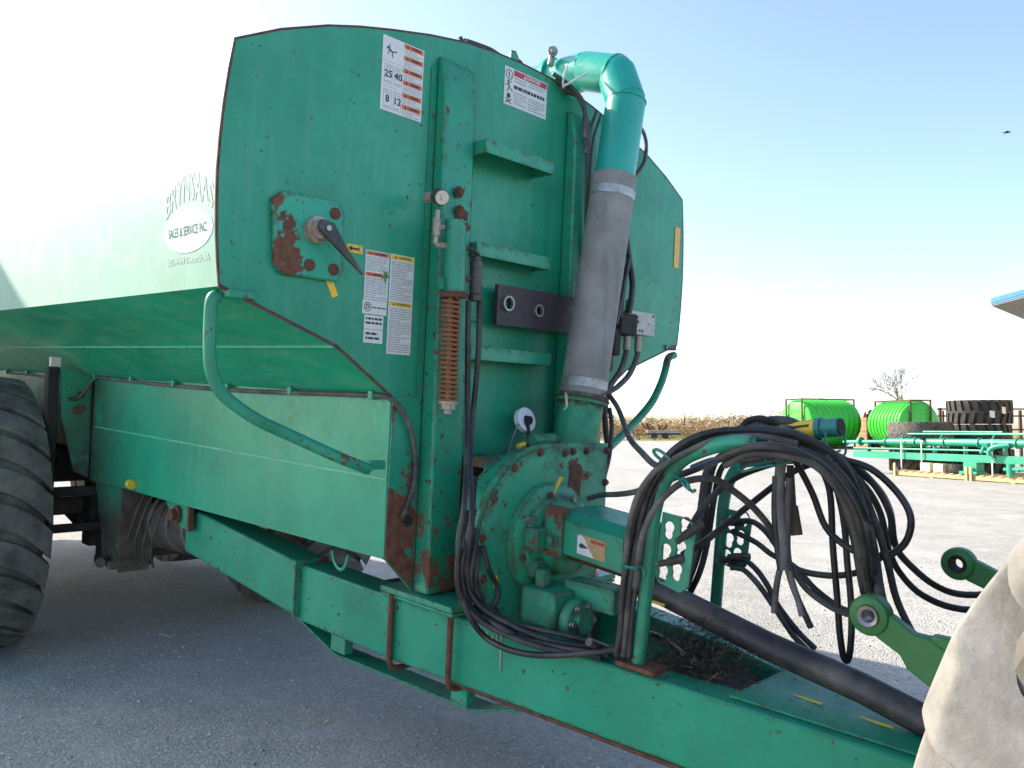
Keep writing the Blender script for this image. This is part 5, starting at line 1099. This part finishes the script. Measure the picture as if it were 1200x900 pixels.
# ---- pallets with green pipework
DX, DY = .365, -.931                                  # run of the pallets across the yard
def P(s, o, z): return (12.55 + DX * s - DY * o * -1 * -1 * -1 * -1 if 0 else 12.55 + DX * s + .931 * o, 27.1 + DY * s + .365 * o, z)
YAW = math.atan2(DY, DX)
def pallet(loc, L, label):
    t = thing('wooden_pallet', label, 'pallet', loc, (0, 0, YAW), 'pale wooden pallets under the green pipework')
    for y in (0, .5, 1.0): MB().box((0, y, .03), (L, y + .05, .16)).build('stringer', M['wood'], t)
    for i in range(int(L / .30)): MB().box((i * .30, -.03, .162), (i * .30 + .14, 1.08, .185)).build('deck_board', M['wood'], t)
    for x in (.02, L * .5, L - .12): MB().box((x, -.02, 0), (x + .1, 1.07, .028)).build('bottom_board', M['wood'], t)
    for x in (.0, L - .08): MB().box((x, -.075, .0), (x + .08, -.032, .42)).build('corner_block', M['wood'], t)
    return t
pallet(P(0, 0, 0), 2.75, 'long pale wooden pallet under the left end of the green pipework')
pallet(P(2.82, 0, 0), 2.6, 'pale wooden pallet at the right frame edge under the green pipework')
im = thing('pipe_boom', 'long teal green pipe boom with beams and elbows strapped on pallets', 'implement', P(0, 0, .20), (0, 0, YAW))
G = M['teal']
def ib(name, a, b, mat=G, bev=.006): return MB().box(a, b).build(name, mat, im, bev)
MB().tube([(-2.4, .30, .86), (-.6, .30, .90)], .062, 16).tube([(-.6, .30, .90), (6.2, .30, .94)], .115, 20).build('main_pipe', G, im, 0, 40)
for x in (-1.75, -.6, .6, 1.7, 2.9, 4.1): MB().tube([(x, .30, .90 + .005 * x), (x + .03, .30, .90 + .005 * x)], .155, 18).build('pipe_flange', G, im)
MB().tube([(-2.45, .30, .86), (-2.40, .30, .86)], .085, 14).tube([(-2.4, .30, .86), (-2.6, .34, .86)], .05, 12).build('pipe_coupling', G, im)
MB().tube([(-.2, .55, 1.16), (6.0, .55, 1.20)], .035, 12).tube([(.6, .62, 1.24), (3.4, .62, 1.24)], .03, 10).build('top_rail', G, im)
for x in (-.1, 1.4, 3.2, 4.6): MB().tube([(x, .55, 1.18), (x, .40, .96)], .025, 8).build('rail_post', G, im)
ib('lower_beam', (-2.0, .18, .34), (6.2, .40, .56)); MB().tube([(-1.9, .12, .66), (3.1, .12, .70)], .03, 10).tube([(3.1, .12, .70), (3.35, .12, .62), (3.5, .12, .50)], .03, 10, True, 4).build('side_rail', G, im)
for x in (-1.4, .1, 1.3, 2.4, 3.7): ib('web_plate', (x, .22, .56), (x + .05, .36, .80))
ib('hanging_box', (2.55, .02, .08), (3.0, .34, .34)); ib('hanging_foot', (2.45, -.05, .0), (3.05, .36, .078))
MB().tube([(4.0, .12, .88), (3.62, .02, .82), (3.46, -.02, .70), (3.46, -.02, .56)], .07, 14, True, 5).build('pipe_elbow', G, im)
MB().tube([(3.3, .2, .86), (3.3, .02, .80)], .09, 14).tube([(3.25, .02, .8), (3.25, -.1, .62)], .045, 10).build('valve', G, im)
MB().tube([(4.1, .0, .0), (4.1, .0, .35)], .11, 14).tube([(4.1, 0, .2), (4.6, 0, .22)], .07, 12).tube([(3.75, .2, .18), (4.4, -.05, .18)], .05, 10).build('pump_end', G, im)
for x in (.15, .95, 3.42): MB().box((x, .10, -.16), (x + .045, .114, 1.02)).build('ratchet_strap', M['strap'], im, 0, 0)
MB().box((.93, .09, .98), (1.02, .45, 1.03)).build('strap_buckle', M['dark'], im, .003)
def box_thing(name, label, cat, loc, size, mat, band=None):
    t = thing(name, label, cat, loc, (0, 0, YAW)); x, y, z = size
    MB().box((0, 0, 0), (x, y, z)).build('carton_body', mat, t, .008)
    MB().box((x * .2, -.004, z * .25), (x * .75, -.001, z * .8)).build('shipping_label', M['plasticwhite'], t, 0, 0)
    MB().box((0, y * .42, z + .001), (x, y * .58, z + .004)).build('packing_tape', M['oldwood'], t, 0, 0)
    return t
box_thing('carton', 'white labelled carton on the pallet beside the left strap', 'carton', P(.95, .06, .19), (.36, .36, .27), M['carton'])
box_thing('carton', 'pale carton with green side on the pallet between white carton and small tyre', 'carton', P(1.45, .06, .19), (.34, .36, .26), M['carton'])
st_ = loose_tyre('small_tyre', 'small dark tyre lying on the pallet beside the cartons', P(2.2, .32, .33), (H, 0, 0), .32, .26, 20, .01, .6, .3, M['tyreblack'], None)
# ---- pavilion corner with blue roof (right edge)
pv_ = thing('blue_roofed_shed', 'corner of a blue roofed shed entering at right edge', 'shed', (14.66, 25.0, 0))
C0 = Vector((0, 0, 5.28)); A_ = Vector((-.03, -1, 0)) * 9; B_ = Vector((.684, .730, 0)) * 9; D_ = A_ + B_ + Vector((9, 0, 0))
MB().prism([C0, C0 + A_, C0 + A_ + Vector((9, 0, 0)), C0 + B_ + Vector((5, 0, 0)), C0 + B_], (0, 0, .035)).build('soffit', M['soffit'], pv_)
MB().prism([C0 + Vector((-.02, 0, .036)), C0 + A_ + Vector((-.02, 0, .036)), C0 + A_ + Vector((.06, 0, .036)), C0 + Vector((.06, .05, .036))], (0, 0, .20)).build('fascia', M['blueroof'], pv_)
MB().prism([C0 + Vector((-.035, 0, .10)), C0 + A_ + Vector((-.035, 0, .10)), C0 + A_ + Vector((-.021, 0, .10)), C0 + Vector((-.021, 0, .10))], (0, 0, .05)).build('fascia_lip', M['blueroof'], pv_)
nb = Vector((-.730, .684, 0)); MB().prism([C0 + Vector((.0, .0, .036)), C0 + B_ + Vector((0, 0, .036)), C0 + B_ - nb * .05 + Vector((0, 0, .036)), C0 - nb * .05 + Vector((.03, .0, .036))], (0, 0, .035)).build('trim', M['shedwhite'], pv_)
MB().add([C0 + Vector((.0, .0, .237)), C0 + A_ + Vector((0, 0, .237)), C0 + A_ + Vector((9, 0, 2.6)), C0 + B_ + Vector((5, 0, 2.2)), C0 + B_ + Vector((0, 0, .10))], [(0, 1, 2, 3, 4)]).build('roof', M['blueroof'], pv_, 0, 0)
MB().prism([Vector((2.6, -8, 0)), Vector((2.6, -.6, 0)), Vector((7.0, 4.2, 0)), Vector((9, 4.2, 0)), Vector((9, -8, 0))], (0, 0, 5.27)).build('wall', M['wall'], pv_)
# ---- bird
bd = thing('bird', 'small dark bird flying high in the sky at right', 'bird', (25.684, 42, 16.857))
MB().ball((0, 0, 0), .07, 10, (2.0, .8, .7)).ball((.16, 0, .02), .04, 8).build('body', M['dark'], bd)
for s in (-1, 1): MB().prism([(.05, s * .03, .02), (-.06, s * .03, .02), (-.16 + (s > 0) * .1, s * .22, -.05 * (s > 0) - .02), (-.02, s * .25, .0)], (0, 0, .012)).build('wing', M['dark'], bd)
MB().prism([(-.12, -.02, 0), (-.12, .02, 0), (-.24, .04, .0), (-.24, -.04, 0)], (0, 0, .01)).build('tail', M['dark'], bd)
# ---- corn husks blown onto the gravel
hk = plain('dry_husk', (.55, .46, .30), .9, 0, .2, 40)
for (px_, lbl, a, L) in (((-4.467, 8.497, 0), 'dry corn husk on dark gravel left of the tongue, near the tyre', .3, .12), ((-2.631, 6.376, 0), 'dry corn husk on gravel below the side beam', .2, .13), ((-1.025, 4.544, 0), 'curled dry leaf on gravel at bottom, below the skid rail', -.1, .06)):
    t = thing('corn_husk', lbl, 'husk', px_, (0, 0, -a), 'dry husks on the gravel')
    for j in range(2):
        w = .011; pts = [(-L * .5 + L * i / 5, (i - 2.5) ** 2 * .0025 * (1 - 2 * j), .006 + .008 * math.sin(i * 1.3 + j)) for i in range(6)]
        MB().add([(x, y - w * (1 - abs(i - 2.5) / 3), z) for i, (x, y, z) in enumerate(pts)] + [(x, y + w * (1 - abs(i - 2.5) / 3), z + .006) for i, (x, y, z) in enumerate(pts)], [(i, i + 1, i + 7, i + 6) for i in range(5)]).build('husk_leaf', hk, t, 0, 0)
# ---- invented bin, added out of view to shade the near gravel
ls = thing('added_shade_bin', 'added round corrugated shade caster, unseen beyond the left edge of the yard', 'shade caster', (-.115, 4.124, 0), (0, 0, R_(-44.02)))
prof = [(1.72 + .02 * (i % 2), .06 * i) for i in range(int(7.2 / .06))]
M['bin'] = plain('shade_bin_steel', (.46, .47, .48), .45, .3, .08, 4)
MB().lathe([(0, 0)] + prof + [(1.86, 7.16), (.3, 7.32), (.3, 7.42), (0, 7.44)], 48, Matrix.Translation((-10.9, -3.8, 0))).build('shade_bin_wall', M['bin'], ls, 0, 20)
for i in range(18): MB().box((-9.07, -4.05, .4 + i * .30), (-9.04, -3.65, .43 + i * .30)).build('shade_bin_rung', M['steel'], ls)
